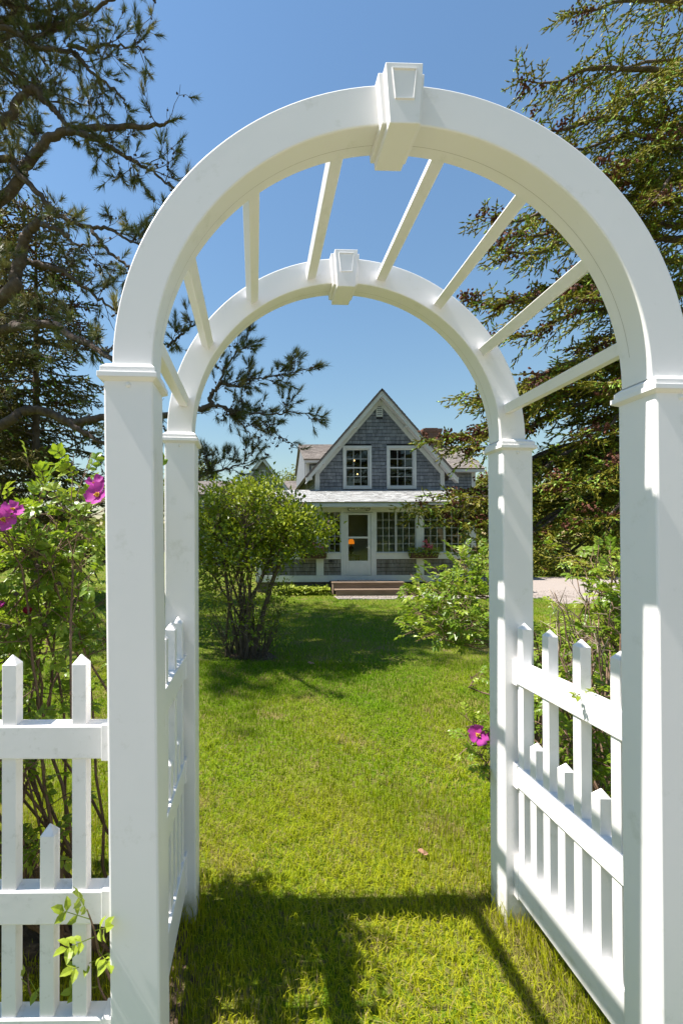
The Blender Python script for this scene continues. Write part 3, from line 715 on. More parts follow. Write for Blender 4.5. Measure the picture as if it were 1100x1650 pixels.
Geo().box(mx1-.14, mx1+.03, YM-.03, YM+.02, 1.0, zer-.112).build('corner_board', wpaint, house)
Geo().box(mx0+.11, mx0+.26, YM-.03, YM+.02, 1.0, zel-.112).build('corner_board', wpaint, house)
wxa, wxb = mx0+.34, mx0+.62
sash(wxa, wxb, zel-.95, zel-.2, YM-.03, 1, 2, fw=.06, mw=.03)
# chimney: brick courses on a mortar core
cx0, cx1 = P2(679, 700, 21.6)[0], P2(708, 700, 21.6)[0]; czt = P2(690, 693.5, 21.6)[1]; cyc = yrd
Geo().box(cx0+.012, cx1-.012, cyc-.28, cyc+.28, 4.5, czt-.02).build('chimney_core', mortar, house)
bw, bh = .205, .065; zc = 5.4; row = 0; g = Geo()
while zc < czt-.02:
    ex = .03 if zc > czt-.16 else 0
    off = (row % 2)*.1
    a = cx0-ex-off
    while a < cx1+ex:
        a0, a1 = max(a, cx0-ex), min(a+bw-.012, cx1+ex)
        if a1-a0 > .02: g.box(a0, a1, cyc-.30-ex, cyc+.30+ex, zc, zc+bh)
        a += bw
    zc += bh+.012; row += 1
g.build('chimney_brick', brickm, house, kind='stuff')
Geo().box(cx0+.12, cx1-.12, cyc-.15, cyc+.15, czt-.021, czt+.10).build('chimney_flue', brickm, house)

# name sign, house number, lamps, door mat, steps, window boxes
def text_geo(body, size, loc, m, name, shearv=0., depth=.006, parent=None):
    cu = bpy.data.curves.new(name, 'FONT'); cu.body = body; cu.size = size; cu.align_x = 'CENTER'; cu.align_y = 'CENTER'; cu.extrude = depth; cu.shear = shearv
    tmp = bpy.data.objects.new(name, cu); COL.objects.link(tmp)
    dg = bpy.context.evaluated_depsgraph_get(); me = bpy.data.meshes.new_from_object(tmp.evaluated_get(dg))
    bpy.data.objects.remove(tmp); bpy.data.curves.remove(cu)
    me.transform(Matrix.Translation(loc) @ Matrix.Rotation(R(90), 4, 'X')); me.materials.clear(); me.materials.append(m)
    o = bpy.data.objects.new(name, me); COL.objects.link(o)
    if parent is not None: o.parent = parent
    return o
sxa, sxb, sza, szb = hx(558.5), hx(594.5), hz(824.0), hz(815.2)
def rbox(x0, x1, z0, z1, y0, y1, r):
    pl = []
    for cx_, cz_, a0 in ((x1-r, z0+r, -90), (x1-r, z1-r, 0), (x0+r, z1-r, 90), (x0+r, z0+r, 180)):
        for q in range(6): t = R(a0+18*q); pl.append((cx_+r*math.cos(t), cz_+r*math.sin(t)))
    return Geo().prism(pl, y0, y1)
sign = thing('name_sign', 'cream Pine Cottage name board with rounded dark border above the door', 'sign')
sign.location = (0, 0, 0); ysg = YP-.16
rbox(sxa, sxb, sza, szb, ysg, ysg+.02, .07).build('border', blackm, sign)
rbox(sxa+.018, sxb-.018, sza+.018, szb-.018, ysg-.004, ysg-.0005, .055).build('board', signm, sign)
text_geo('Pine Cottage', .128, ((sxa+sxb)/2, ysg-.007, (sza+szb)/2-.004), blackm, 'lettering', .18, .002, sign)
Geo().box((sxa+sxb)/2-.2, (sxa+sxb)/2+.2, ysg+.0205, YP-.101, (sza+szb)/2-.03, (sza+szb)/2+.03).build('bracket', wpaint, sign)
num = text_geo('481', .135, (hx(533.5), YP-.004, hz(904.3)), blackm, 'house_number', 0, .008)
tag(num, 'black house number 481 on the shingles left of the door', 'house number')
lamp = thing('table_lamp', 'table lamp with lit orange shade inside behind the door glass', 'lamp')
lx, lz = P2(565.5, 871, 15.9); ly = YP+.9
Geo().lathe((lx, ly, lz-.1), [(.115, -.02), (.105, .05), (.08, .12), (.058, .15)], 16).build('lamp_shade', shade_m, lamp, smooth=True)
Geo().lathe((lx, ly, lz-.1), [(.001, -.40), (.09, -.40), (.09, -.37), (.03, -.34), (.085, -.24), (.075, -.14), (.02, -.08), (.02, .1)], 12).build('lamp_base', darkin, lamp, smooth=True)
tb = thing('side_table', 'dark side table under the lamp inside the porch', 'table')
g = Geo().box(lx-.3, lx+.25, ly-.22, ly+.22, lz-.54, lz-.502); g.build('table_top', darkin, tb)
for a in (-.27, .19):
    for b in (-.19, .15): Geo().box(lx+a, lx+a+.04, ly+b, ly+b+.04, zb1+.021, lz-.5405).build('leg', darkin, tb)
for u, v, dd in ((570.5, 742, 18.2), (575.5, 764, 18.6)):
    p = at(u, v, dd); first = v == 742
    bl = thing('pendant_lamp', 'upper of two small lit bulbs behind the left gable window' if first else 'lower of two small lit bulbs behind the left gable window', 'lamp')
    Geo().lathe(p, [(.001, -.03), (.02, -.024), (.028, 0), (.02, .024), (.001, .04)], 10).build('bulb', bulb_m, bl, smooth=True)
    Geo().tube([p+np.array([0, 0, .038]), p+np.array([0, 0, .9])], .008, 5).build('cord', blackm, bl)
steps = thing('porch_steps', 'worn brown wooden steps below the white storm door', 'steps')
sX0, sX1 = hx(532)-.02, hx(640)
yt = [13.25, 12.98, 12.80]; zt_ = [float(P2(590, 938.0, 14.4)[1]), float(P2(590, 950, 14.05)[1])]
def plank_row(x0, x1, y0, y1, z, nb):
    for i in range(nb):
        a, b = y0+(y1-y0)*i/nb, y0+(y1-y0)*(i+1)/nb-.006
        Geo().box(x0, x1, a, b, z-.038, z+rng.normal()*.001).build('tread', stepm, steps, bevel=.004)
plank_row(sX0-.02, sX1+.03, 13.12, YP-.035, zt_[0], 5)
plank_row(sX0+.02, sX1+.05, 12.83, 13.14, zt_[1], 2)
Geo().box(sX0+.0, sX1+.0, 13.15, 13.18, zt_[1]+.0015, zt_[0]-.0385).build('riser', stepm, steps)
Geo().box(sX0+.04, sX1+.03, 12.86, 12.89, -.10, zt_[1]-.0385).build('riser', stepm, steps)
for xa in (sX0, sX1-.04): Geo().box(xa, xa+.04, 13.181, YP-.035, -.1, zt_[0]-.0385).build('stringer', stepm, steps)
xm = hx(566); dm = thing('doormat', 'dark patterned doormat on the top porch step', 'doormat')
gm = Geo().box(hx(541)+.02, hx(601), 13.3, 13.70, zt_[0]+.004, zt_[0]+.02); gm.build('mat', matm, dm, bevel=.004)
xe = sX0-.05; i = 0                                   # rough edging stones along the path
edg = thing('stone_edging', 'row of rough pinkish edging stones below the steps', 'edging')
while xe < 7.6:
    ln = rng.uniform(.32, .6); h = rng.uniform(.03, .055)
    g = Geo().frustum(0, ln-.02, -.05, .05, -.1, h, .008, -.006); o = g.build('stone', granite, edg, bevel=.01)
    o.location = (xe, 11.99+rng.normal()*.012, -.055); o.rotation_euler = (0, rng.normal()*.01, rng.normal()*.03); xe += ln

# ------------------------------------------------------------------ grass
def blades(N, umin, umax, d0, d1, hmin, hmax, wid, seg, exclude):
    d = np.sqrt(rng.uniform(d0**2, d1**2, N)); u = rng.uniform(umin, umax, N)
    x = CAM[0]+(u-PX)*d/FPX+math.sin(YAW)*d; y = CAM[1]+d
    ok = ~exclude(x, y) & (y > -.8); x, y, d = x[ok], y[ok], d[ok]; N = len(x)
    P = np.stack([x, y, gh(x, y)-.004], -1)
    a = rng.uniform(0, 6.283, N)
    clump = np.sin(x*23+np.sin(y*17))*np.sin(y*21+x*7)
    h = rng.uniform(hmin, hmax, N)*(1+.28*clump)
    lean = rng.uniform(.15, .85, N)+.25*np.sin(3.1*x+2*y)
    la = a+rng.normal(size=N)*.5
    Lh = np.stack([np.cos(la), np.sin(la), np.zeros(N)], -1); S = np.stack([-np.sin(a), np.cos(a), np.zeros(N)], -1)
    up = np.array([0, 0, 1.])
    W = (wid*rng.uniform(.7, 1.3, N))[:, None]; hh = h[:, None]; le = lean[:, None]
    g = Geo()
    if seg == 2:
        m = P+up*hh*.6+Lh*hh*le*.28; t = P+up*hh*(1-.32*le)+Lh*hh*le*.95
        V = np.stack([P-S*W, P+S*W, m+S*W*.8, m-S*W*.8, t], 1).reshape(-1, 3); b = np.arange(N)[:, None]*5
        g.add(V, b+np.array([[3, 2, 4]]), b+np.array([[0, 1, 2, 3]]))
    else:
        t = P+up*hh*(1-.25*le)+Lh*hh*le*.8
        V = np.stack([P-S*W, P+S*W, t], 1).reshape(-1, 3); g.add(V, np.arange(N*3).reshape(-1, 3))
    return g
FY_ = PW/2
def excl(x, y):
    r = in_drive(x, y) | ((y > 13.0) & (x > XL-.3) & (x < XR+.3)) | ((y > 12.75) & (x > sX0) & (x < sX1)) | ((y > 12) & (y < 12.75) & (x > sX0-.1) & (x < 8.6))
    r |= ((x+1.5)/.6)**2+((y-.75)/.28)**2 < rng.uniform(.3, 1.05, x.shape)
    r |= ((x-1.5)/.53)**2+((y-.8)/.58)**2 < rng.uniform(.3, 1.05, x.shape)
    r |= ((x+.41)/.38)**2+((y-5.35)/.3)**2 < rng.uniform(.5, 1.1, x.shape)
    r |= ((x+.73)/.10)**2+((y-.43)/.4)**2 < rng.uniform(.3, 1.1, x.shape)
    for a in (-S2, S2):
        for b in (0, DEP): r |= (np.abs(x-a) < .066) & (np.abs(y-b-PW/2) < .066)
    return r
GA = Geo()
for args in ((72000, -160, 1260, 1.25, 3.0, .030, .068, .0016, 2), (112000, -160, 1260, 3.0, 6.2, .030, .066, .0025, 2),
             (100000, -120, 1260, 6.2, 15.5, .04, .08, .0055, 1), (30000, -60, 1160, 15.5, 34, .05, .10, .014, 1)):
    q = blades(*args, excl); GA.add(np.concatenate(q.V), np.concatenate(q.T), np.concatenate(q.Q) if q.Q else None)
q = blades(26000, -900, 2300, 1.25, 6.2, .03, .068, .0034, 1, lambda x, y: excl(x, y) | ((PX+(x-CAM[0])/(y-CAM[1])*FPX > -160) & (PX+(x-CAM[0])/(y-CAM[1])*FPX < 1260)))
GA.add(np.concatenate(q.V), np.concatenate(q.T))
ft = []
for a in (-S2, S2):
    for b in (0, DEP):
        for e in range(150):
            q = rng.integers(4); t = rng.uniform(-.085, .085); k = .066+abs(rng.normal())*.016
            ft.append((a+(t if q < 2 else (k if q == 2 else -k)), b+PW/2+((k if q else -k) if q < 2 else t)))
    for e in range(260): ft.append((a+rng.normal()*.035, rng.uniform(PW+.01, DEP-.01)))
for e in range(500): ft.append((rng.uniform(-3, -.8), FY_+rng.normal()*.05))
ft = np.array(ft); N = len(ft); P = np.stack([ft[:, 0], ft[:, 1], gh(ft[:, 0], ft[:, 1])-.004], -1); a = rng.uniform(0, 6.28, N); hh = rng.uniform(.06, .15, N)[:, None]
S = np.stack([-np.sin(a), np.cos(a), 0*a], -1)*.0019; Lh = np.stack([np.cos(a+1.2), np.sin(a+1.2), 0*a], -1)*rng.uniform(.1, .5, N)[:, None]
m_ = P+np.array([0, 0, .62])*hh+Lh*hh*.3; t_ = P+np.array([0, 0, .95])*hh+Lh*hh
b_ = np.arange(N)[:, None]*5; GA.add(np.stack([P-S, P+S, m_+S*.8, m_-S*.8, t_], 1).reshape(-1, 3), b_+np.array([[3, 2, 4]]), b_+np.array([[0, 1, 2, 3]]))
tag(GA.build('lawn_grass', blade_m, kind='stuff'), 'short green lawn grass between arbor and cottage', 'grass')
# straw-coloured dry tufts along the foot of the right panel
N = 5200; x = S2-.05+rng.normal(size=N)*.085; y = rng.uniform(-.35, .95, N); g = Geo()
P = np.stack([x, y, gh(x, y)-.003], -1); a = rng.uniform(0, 6.28, N); hh = rng.uniform(.02, .065, N)[:, None]
S = np.stack([-np.sin(a), np.cos(a), 0*a], -1)*.0016; Lh = np.stack([np.cos(a+1), np.sin(a+1), 0*a], -1)*rng.uniform(.3, 1.4, N)[:, None]
t = P+np.array([0, 0, 1.])*hh+Lh*hh
g.add(np.stack([P-S, P+S, t], 1).reshape(-1, 3), np.arange(N*3).reshape(-1, 3))
tag(g.build('dry_grass', drymat, kind='stuff'), 'dry straw coloured grass along the foot of the right picket panel', 'grass')
for i, (u, v, lab) in enumerate(((500, 1077, 'pinkish fallen leaf on the lawn right of the lilac'), (680, 1394, 'small brown leaf lying on the lawn near the right back post'), (478, 994, 'pale fallen leaf in the shaded lawn before the steps'))):
    d = (CAM[2]+.03)*FPX/(v-872.4); p = at(u, v, d); s = .05 if i != 1 else .028
    g = Geo(); leaves(g, np.array([p+[0, 0, .05], p+[.01, 0, .055]]), np.array([[1., .3, .15], [-.7, .6, .25]]), s*1.3, s, U=np.array([0, -.3, 1.]), fold=.3)
    tag(g.build('fallen_leaf', litter), lab, 'leaf', 'fallen leaves on the lawn')

# ------------------------------------------------------------------ roses
def compound(gl, gs, P, D, U, size, n=7, fine=True):
    """pinnate rose leaves: rachis sticks + leaflets"""
    N = len(P)
    if not N: return
    D = unit(D); S = unit(np.cross(D, U)); Nn = np.cross(S, D); sz = np.broadcast_to(size, (N,))[:, None]
    tipb = P+D*sz*2.4-Nn*sz*.35
    gs.sticks(P, tipb, .0016, .0009)
    leaves(gl, tipb, D-.3*Nn, sz[:, 0], sz[:, 0]*.6, Nn, .16, .2, fine)
    for k in range((n-1)//2):
        f = .45+.55*k/max(1, (n-3)/2)*.9
        b = P+(tipb-P)*f; s = sz[:, 0]*(.8+.12*k)
        for sg in (-1, 1):
            dd = unit(D*.75+S*sg*.95+rng.normal(size=(N, 3))*.12-Nn*.12)
            leaves(gl, b, dd, s, s*.6, Nn+rng.normal(size=(N, 3))*.15, .16, .2, fine)
def flower(parent, c, dirv, dia, name='flower', m=petal, openv=1.0):
    c = np.asarray(c, float); dirv = unit(dirv); ref = np.array([0, 0, 1.]) if abs(dirv[2]) < .8 else np.array([1., 0, 0])
    a = unit(np.cross(ref, dirv)); b = np.cross(dirv, a)
    g = Geo(); n_ = 26
    th = rng.uniform(0, 6.28, n_); rr = rng.uniform(.02, .13, n_)*dia
    p0 = c+dirv*dia*.02; p1 = p0+(np.cos(th)[:, None]*a+np.sin(th)[:, None]*b)*rr[:, None]+dirv*(dia*.11*(1-rr/dia*4))[:, None]
    g.sticks(np.repeat(p0[None], n_, 0), p1, .0012, .0024)
    spindles(g, (p0-dirv*dia*.02)[None], dirv[None], dia*.1, dia*.075, 8)
    f = g.build(name, stamen, parent)
    for k in range(5):
        t = 2*math.pi*k/5+rng.normal()*.1; e = math.cos(t)*a+math.sin(t)*b; s = np.cross(dirv, e)
        r = dia/2*rng.uniform(.9, 1.1); V = []
        nu, nv = 5, 6; cup = rng.uniform(.1, .4)
        for i in range(nu):
            q = i/(nu-1); wd = r*(.10+.78*q**.6*(1-.30*q**4))
            for j in range(nv):
                h = 2*j/(nv-1)-1
                notch = -.10*r*(1-abs(h))*q**6
                rad = r*q*(1-.12*h*h*q)+notch
                lift = r*(cup*q*q+.10*h*h*q+.05*math.sin(3*h+5*q+k*2)*q)*openv+(.004 if k % 2 else 0)
                V.append(c+e*rad*(.55+.45*openv)+s*h*wd*.62+dirv*(lift+r*(1-openv)*q))
        Q = [(i*nv+j, i*nv+j+1, (i+1)*nv+j+1, (i+1)*nv+j) for i in range(nu-1) for j in range(nv-1)]
        Geo().add(V, None, Q).build('petal', m, f, smooth=True)
    return f
def rose_bush(name, label, bases, tops, ncl, leaf, dens, young_frac=.35, zleaf=.35, seg_r=.009, twig=.16, bare=0, fine=True, arch=0.):
    """bases: list of base points; tops: list of cane tip points (each joined to a random base)"""
    th = thing(name, label, 'shrub')
    gc_, gt, gl, gy, gd = Geo(), Geo(), Geo(), Geo(), Geo()
    bases = np.asarray(bases, float)
    for ti, tp in enumerate(tops):
        tp = np.asarray(tp, float); b = bases[rng.integers(len(bases))]+rng.normal(size=3)*[.06, .06, 0]; b[2] = gh(b[0], b[1])-.03
        mid = b*.5+tp*.5+rng.normal(size=3)*[.07, .07, .03]; mid[2] += .12*np.linalg.norm((tp-b)[:2])
        if arch: mid = np.array([b[0]+(tp[0]-b[0])*arch, b[1]+(tp[1]-b[1])*arch, b[2]+(tp[2]-b[2])*.78])+rng.normal(size=3)*.04
        path = smooth_path([b, b*.75+mid*.25+rng.normal(size=3)*.03, mid, mid*.4+tp*.6+rng.normal(size=3)*.045, tp], 16)
        path[1:-1] += rng.normal(size=(len(path)-2, 3))*.009
        rr = seg_r*rng.uniform(.7, 1.2)
        gc_.tube(path, np.linspace(rr, .0022, len(path)), 6)
        isb = ti < bare
        nt_ = int(dens*(.5 if isb else 1))
        f = rng.uniform(zleaf, 1.0, nt_)**.8; idx = f*(len(path)-1); i0 = np.minimum(idx.astype(int), len(path)-2); fr_ = (idx-i0)[:, None]
        P = path[i0]*(1-fr_)+path[i0+1]*fr_; cd_ = unit(path[i0+1]-path[i0])
        D = unit(cd_*.6+rdir(nt_)*.9+np.array([0, 0, .35])); L = twig*rng.uniform(.5, 1.5, nt_)
        E = P+D*L[:, None]
        (gd if isb else gt).sticks(P, E, .0026, .0014)
        if isb:
            k = 2
            for _ in range(k):
                fr2 = rng.uniform(.3, .9, nt_)[:, None]; q = P+(E-P)*fr2; gd.sticks(q, q+unit(D+rdir(nt_)*.9)*L[:, None]*.6, .0018, .0009)
            continue
        reps = ncl
        for _ in range(reps):
            fr2 = rng.uniform(.25, 1.0, nt_)[:, None]; q = P+(E-P)*fr2
            dd = unit(D*.5+rdir(nt_)*.9+np.array([0, -.1, .15])); sel = rng.random(nt_) < young_frac*np.clip(f*1.2-.1, 0, 1)
            up = unit(np.array([0, 0, 1.])+rng.normal(size=(nt_, 3))*.4)
            sz = leaf*rng.uniform(.7, 1.2, nt_)
            compound(gl, gt, q[~sel], dd[~sel], up[~sel], sz[~sel], 7, fine); compound(gy, gt, q[sel], dd[sel], up[sel], sz[sel]*.9, 7, fine)
    gc_.build('canes', cane, th, smooth=True)
    gt.build('twigs', cane, th, kind='stuff')
    if gd.V: gd.build('dead_twigs', deadtwig, th, kind='stuff')
    gl.build('foliage', rose_leaf, th, kind='stuff'); gy.build('young_foliage', rose_young, th, kind='stuff')
    return th
def spray(parent, pts, leafs, size, name='spray'):
    path = smooth_path(pts, 12); o = Geo().tube(path, np.linspace(.004, .0016, len(path)), 6).build(name, cane, parent, smooth=True)
    for (f, ang, n) in leafs:
        i = min(int(f*(len(path)-1)), len(path)-2); P = path[i]; D0 = unit(path[i+1]-path[i])
        D = unit(rot_about(D0, np.array([0, -1., 0]), ang)+np.array([0, -.35, .05])+rng.normal(size=3)*.12)
        U = unit(np.array([0, -.55, .85])+rng.normal(size=3)*.2); S = unit(np.cross(D, U)); Nn = np.cross(S, D)
        tb_ = P+D*size*2.2; Geo().sticks([P], [tb_], .0014, .0009).build('leaf_stalk', rose_young, o)
        specs = [(tb_, D, 1.)]
        for k in range((n-1)//2):
            fq = .5+.42*k/max(1, (n-3)//2)
            for sg in (-1, 1): specs.append((P+(tb_-P)*fq, unit(D*.7+S*sg+rng.normal(size=3)*.12), .82+.1*k))
        for b, d, s in specs:
            g = Geo(); leaves(g, b[None], d[None], size*s, size*s*.6, Nn+rng.normal(size=3)*.2, .14, .22)
            g.build('leaflet', rose_young, o)
    return o
tops = []
for i in range(46):
    x = rng.uniform(-2.5, -1.05); y = rng.uniform(.42, 1.02); z = rng.uniform(1.08, 1.66)+.10*math.sin(2.3*x+1)+(.06 if -1.25 < x < -.9 else 0)
    if x < -1.5 or rng.random() < .85: tops.append((x, y, z))
for u, v, d in ((25, 835, 1.9), (60, 805, 1.85), (90, 795, 1.85), (115, 800, 1.8), (150, 812, 1.75), (40, 850, 1.8), (130, 850, 1.9), (75, 845, 1.75), (5, 850, 1.7)):
    tops.append(at(u, v, d))
for i in range(7): tops.append((rng.uniform(-2.4, -1.0), rng.uniform(.3, .9), rng.uniform(.35, .95)))
hp = []
rl = rose_bush('rose_bush', 'tall beach rose bush with magenta blooms behind the left picket fence',
               [(-1.05, .62, 0), (-1.25, .8, 0), (-1.5, .6, 0), (-1.75, .85, 0), (-2.05, .65, 0), (-.98, .9, 0)], tops, 3, .039, 9, zleaf=.55)
g = Geo(); hp = np.array([at(u, v, d) for u, v, d in ((60, 912, 1.7), (26, 957, 1.65), (72, 1007, 1.7), (40, 885, 1.75), (118, 905, 1.8), (95, 940, 1.75), (12, 1010, 1.6), (130, 965, 1.9))])
spindles(g, hp-[0, 0, .009], np.tile([0, 0, 1.], (len(hp), 1)), .018, .010, 7); g.sticks(hp+[0, 0, .005], hp+rng.normal(size=hp.shape)*.05+[0, .05, -.06], .0014, .002); g.build('hips', conem, rl, kind='stuff')
flower(rl, at(6, 838, 1.50), (.35, -1, .25), .082); flower(rl, at(20, 822, 1.53), (.6, -.6, .9), .072); flower(rl, at(157, 798, 1.6), (-.1, -.9, .35), .088); flower(rl, at(152, 780, 1.66), (.3, -.7, .8), .07)
flower(rl, at(45, 990, 1.75), (0, -.3, 1), .05, 'bud', petal_dark, .25); flower(rl, at(1, 979, 1.7), (0, -.3, 1), .05, 'bud', petal, .4)
pf = lambda u, v, d: at(u, v, d)
spray(rl, [pf(205, 1640, 1.36), pf(163, 1545, 1.27), pf(152, 1500, 1.215), pf(140, 1466, 1.2)],
      [(.35, 1.3, 5), (.45, -1.3, 7), (.62, 1.4, 7), (.72, -1.0, 5), (.9, .5, 5), (.98, -.15, 7)], .036)
spray(rl, [pf(70, 1640, 1.4), pf(48, 1600, 1.28), pf(45, 1570, 1.27)], [(.7, .3, 3), (.95, -2.4, 3)], .036)
spray(rl, [pf(225, 1690, 1.36), pf(160, 1590, 1.28), pf(172, 1510, 1.25)], [(.5, 1.2, 5), (.8, -.8, 5)], .032)

# rose between arbor and steps, leaning in from the right
tops = [at(q[0], q[1]+(26 if q[0] < 725 and q[1] < 960 else 10), q[2]) for q in ((662, 930, 3.4), (660, 990, 3.2), (680, 950, 3.3), (690, 915, 3.4), (705, 900, 3.3), (735, 905, 3.4), (752, 890, 3.5), (715, 935, 3.1), (700, 975, 3.0), (690, 1005, 3.0),
        (725, 985, 3.0), (745, 945, 3.3), (770, 925, 3.4), (722, 905, 3.5), (760, 985, 3.1), (668, 958, 3.5), (675, 975, 3.2), (710, 955, 3.3))]
r2 = rose_bush('rose_bush', 'leafy rose bush leaning over the lawn in front of the porch window box', [(1.55, 2.0, 0), (1.66, 2.15, 0)], tops, 3, .041, 8, zleaf=.6, twig=.15, arch=.22, fine=False)
tops = [at(*q) for q in ((762, 1165, 2.2), (775, 1215, 2.12), (745, 1200, 2.2), (790, 1150, 2.2), (757, 1090, 2.35), (780, 1240, 2.1))]
r3 = rose_bush('rose_sucker', 'small rose shoot with one magenta bloom beside the right back post', [(.90, 1.02, 0), (.95, 1.08, 0)], tops, 2, .026, 5, zleaf=.78, twig=.06, arch=.12)
flower(r3, at(769, 1184, 2.13), (-.25, -1, .45), .098)
tops = [at(*q) for q in ((980, 880, 2.5), (960, 905, 2.6), (990, 915, 2.4), (950, 950, 2.5), (970, 940, 2.5), (1010, 900, 2.5), (1035, 870, 2.6), (1060, 900, 2.5), (995, 960, 2.3), (940, 915, 2.6), (1020, 950, 2.3),
        (950, 1110, 2.0), (975, 1150, 1.95), (930, 1170, 2.1), (905, 1190, 2.1), (985, 1230, 1.9), (925, 1250, 2.05), (900, 1120, 2.2), (990, 1080, 1.95), (1010, 1150, 1.9), (960, 1260, 1.95), (880, 1160, 2.3))]
bare = [at(*q) for q in ((893, 955, 2.5), (930, 935, 2.55), (905, 975, 2.4), (945, 960, 2.4), (925, 1000, 2.3), (955, 1000, 2.2), (910, 1045, 2.2), (985, 970, 2.2), (965, 1030, 2.1), (900, 1000, 2.35))]
r4 = rose_bush('rose_bush', 'twiggy rose bush with bare brown stems behind the right picket panel', [(1.35, .75, 0), (1.28, .95, 0), (1.42, 1.0, 0)], bare+tops, 3, .034, 7.5, zleaf=.5, bare=len(bare), twig=.15)
spray(r4, [at(1004, 1120, 1.62), at(955, 1125, 1.58), at(930, 1118, 1.54)], [(.55, .8, 5), (.7, -1.0, 5), (.98, .2, 7), (.9, -1.3, 3)], .022)
tops = [at(u, v, d) for u, v, d in zip(rng.uniform(850, 975, 30), rng.uniform(985, 1100, 30), rng.uniform(2.7, 4.2, 30))]
r5 = rose_bush('low_rose_thicket', 'low bright green rose thicket beside the drive behind the right back post', [(1.9, 1.9, 0), (1.7, 2.3, 0), (2.2, 2.4, 0), (2.0, 2.9, 0)], tops, 3, .038, 7, young_frac=.7, zleaf=.35, fine=False)

# ------------------------------------------------------------------ lilac shrub
lil = thing('lilac_shrub', 'multi-stemmed lilac shrub with spent blossoms on the lawn left of the steps', 'shrub')
bx = at(398, 1052, 6.55); bx[2] = float(gh(bx[0], bx[1]))
gt, gtw, gl, gy, gsp, gdd = Geo(), Geo(), Geo(), Geo(), Geo(), Geo()
stems = []
for i in range(17):
    b = bx+np.array([rng.normal()*.13, rng.normal()*.12, -.04]); a = rng.uniform(0, 6.28)
    e = bx+np.array([math.cos(a)*rng.uniform(.15, .72), math.sin(a)*rng.uniform(.15, .7), rng.uniform(1.25, 1.95)])
    m_ = b*.55+e*.45+np.array([-.10*math.cos(a), -.1*math.sin(a), 0])+rng.normal(size=3)*.06
    stems.append((smooth_path([b, m_, e], 14), rng.uniform(.014, .026)))
stems.append((smooth_path([bx+[.06, 0, -.04], at(425, 985, 6.5), at(447, 915, 6.45), at(462, 855, 6.45), at(490, 810, 6.45)], 16), .042))
stems.append((smooth_path([bx+[-.1, 0, -.04], at(368, 970, 6.5), at(362, 900, 6.5), at(350, 830, 6.5)], 14), .030))
for pth, r_ in stems:
    pth[1:-1] += rng.normal(size=(len(pth)-2, 3))*.010; gt.tube(pth, np.linspace(r_, r_*.35, len(pth)), 7)
allp = np.vstack([p[4:] for p, _ in stems])
# crown targets in an uneven dome
def in_crown(q):
    u = PX+(q[:, 0]-CAM[0])/(q[:, 1]-CAM[1])*FPX; v = 872.4-(q[:, 2]-CAM[2])/(q[:, 1]-CAM[1])*FPX
    top = np.interp(u, [285, 310, 330, 350, 380, 410, 450, 470, 490, 520, 545], [850, 800, 788, 778, 768, 774, 768, 790, 815, 825, 850])
    bot = np.interp(u, [285, 330, 400, 470, 520, 550], [985, 960, 925, 900, 880, 868])
    top = top+8+9*np.sin(u*.13+q[:, 1]*3)+7*np.sin(u*.29+q[:, 1]*5)
    return (v > top+2) & (v < bot)
C = []
while len(C) < 430:
    q = np.array([rng.uniform(-1.75, .78), bx[1]+rng.uniform(-.85, .95), rng.uniform(.7, 2.6)])
    ell = ((q[0]-(-.42))/1.2)**2+((q[1]-bx[1])/.95)**2
    if ell > 1 or not in_crown(q[None])[0]: continue
    dens = .30+.35*(q[2] > 1.3)+.35*(q[2] > 1.6)
    if rng.random() > dens: continue
    C.append(q)
C = np.array(C)
for q in C:
    d2 = np.linalg.norm(allp-q-np.array([0, 0, -.25]), axis=1); s = allp[d2.argmin()]
    mid = (s+q)/2+rng.normal(size=3)*.04; gtw.tube(smooth_path([s, mid, q], 5), np.linspace(.0065, .0022, 5), 4, cap=False)
N = 30
P = np.repeat(C, N, 0)+rng.normal(size=(len(C)*N, 3))*[.062, .062, .075]
D = unit(P-np.repeat(C, N, 0)+rng.normal(size=P.shape)*.05+np.array([0, 0, .06])); U = unit(np.array([0, -.15, 1.])+np.repeat(rng.normal(size=(len(C), 3))*.45, N, 0)+rng.normal(size=P.shape)*.3)
yng = rng.random(len(P)) < .08; yng |= np.repeat(rng.random(len(C)) < .16, N)
leaves(gl, P[~yng], D[~yng], rng.uniform(.045, .078, (~yng).sum()), rng.uniform(.03, .048, (~yng).sum()), U[~yng], .2, .2, False)
leaves(gy, P[yng], D[yng], rng.uniform(.045, .078, yng.sum()), rng.uniform(.03, .046, yng.sum()), U[yng], .2, .2, False)
# low suckers with leaves
for i in range(84):
    a = rng.uniform(0, 6.28); b = bx+np.array([math.cos(a)*.25, math.sin(a)*.25, 0]); e = b+np.array([math.cos(a)*.28, math.sin(a)*.28, rng.uniform(.25, 1.0)])+rng.normal(size=3)*.08
    gtw.tube(smooth_path([b, (b+e)/2+rng.normal(size=3)*.04, e], 5), np.linspace(.006, .002, 5), 4, cap=False)
    if i < 58:
        q = e+rng.normal(size=(26, 3))*.085; leaves(gl if i % 2 else gy, q, q-e+np.array([0, 0, .04]), .045, .028, unit(np.array([0, 0, 1.])+rng.normal(size=(26, 3))*.5), .2, .2)
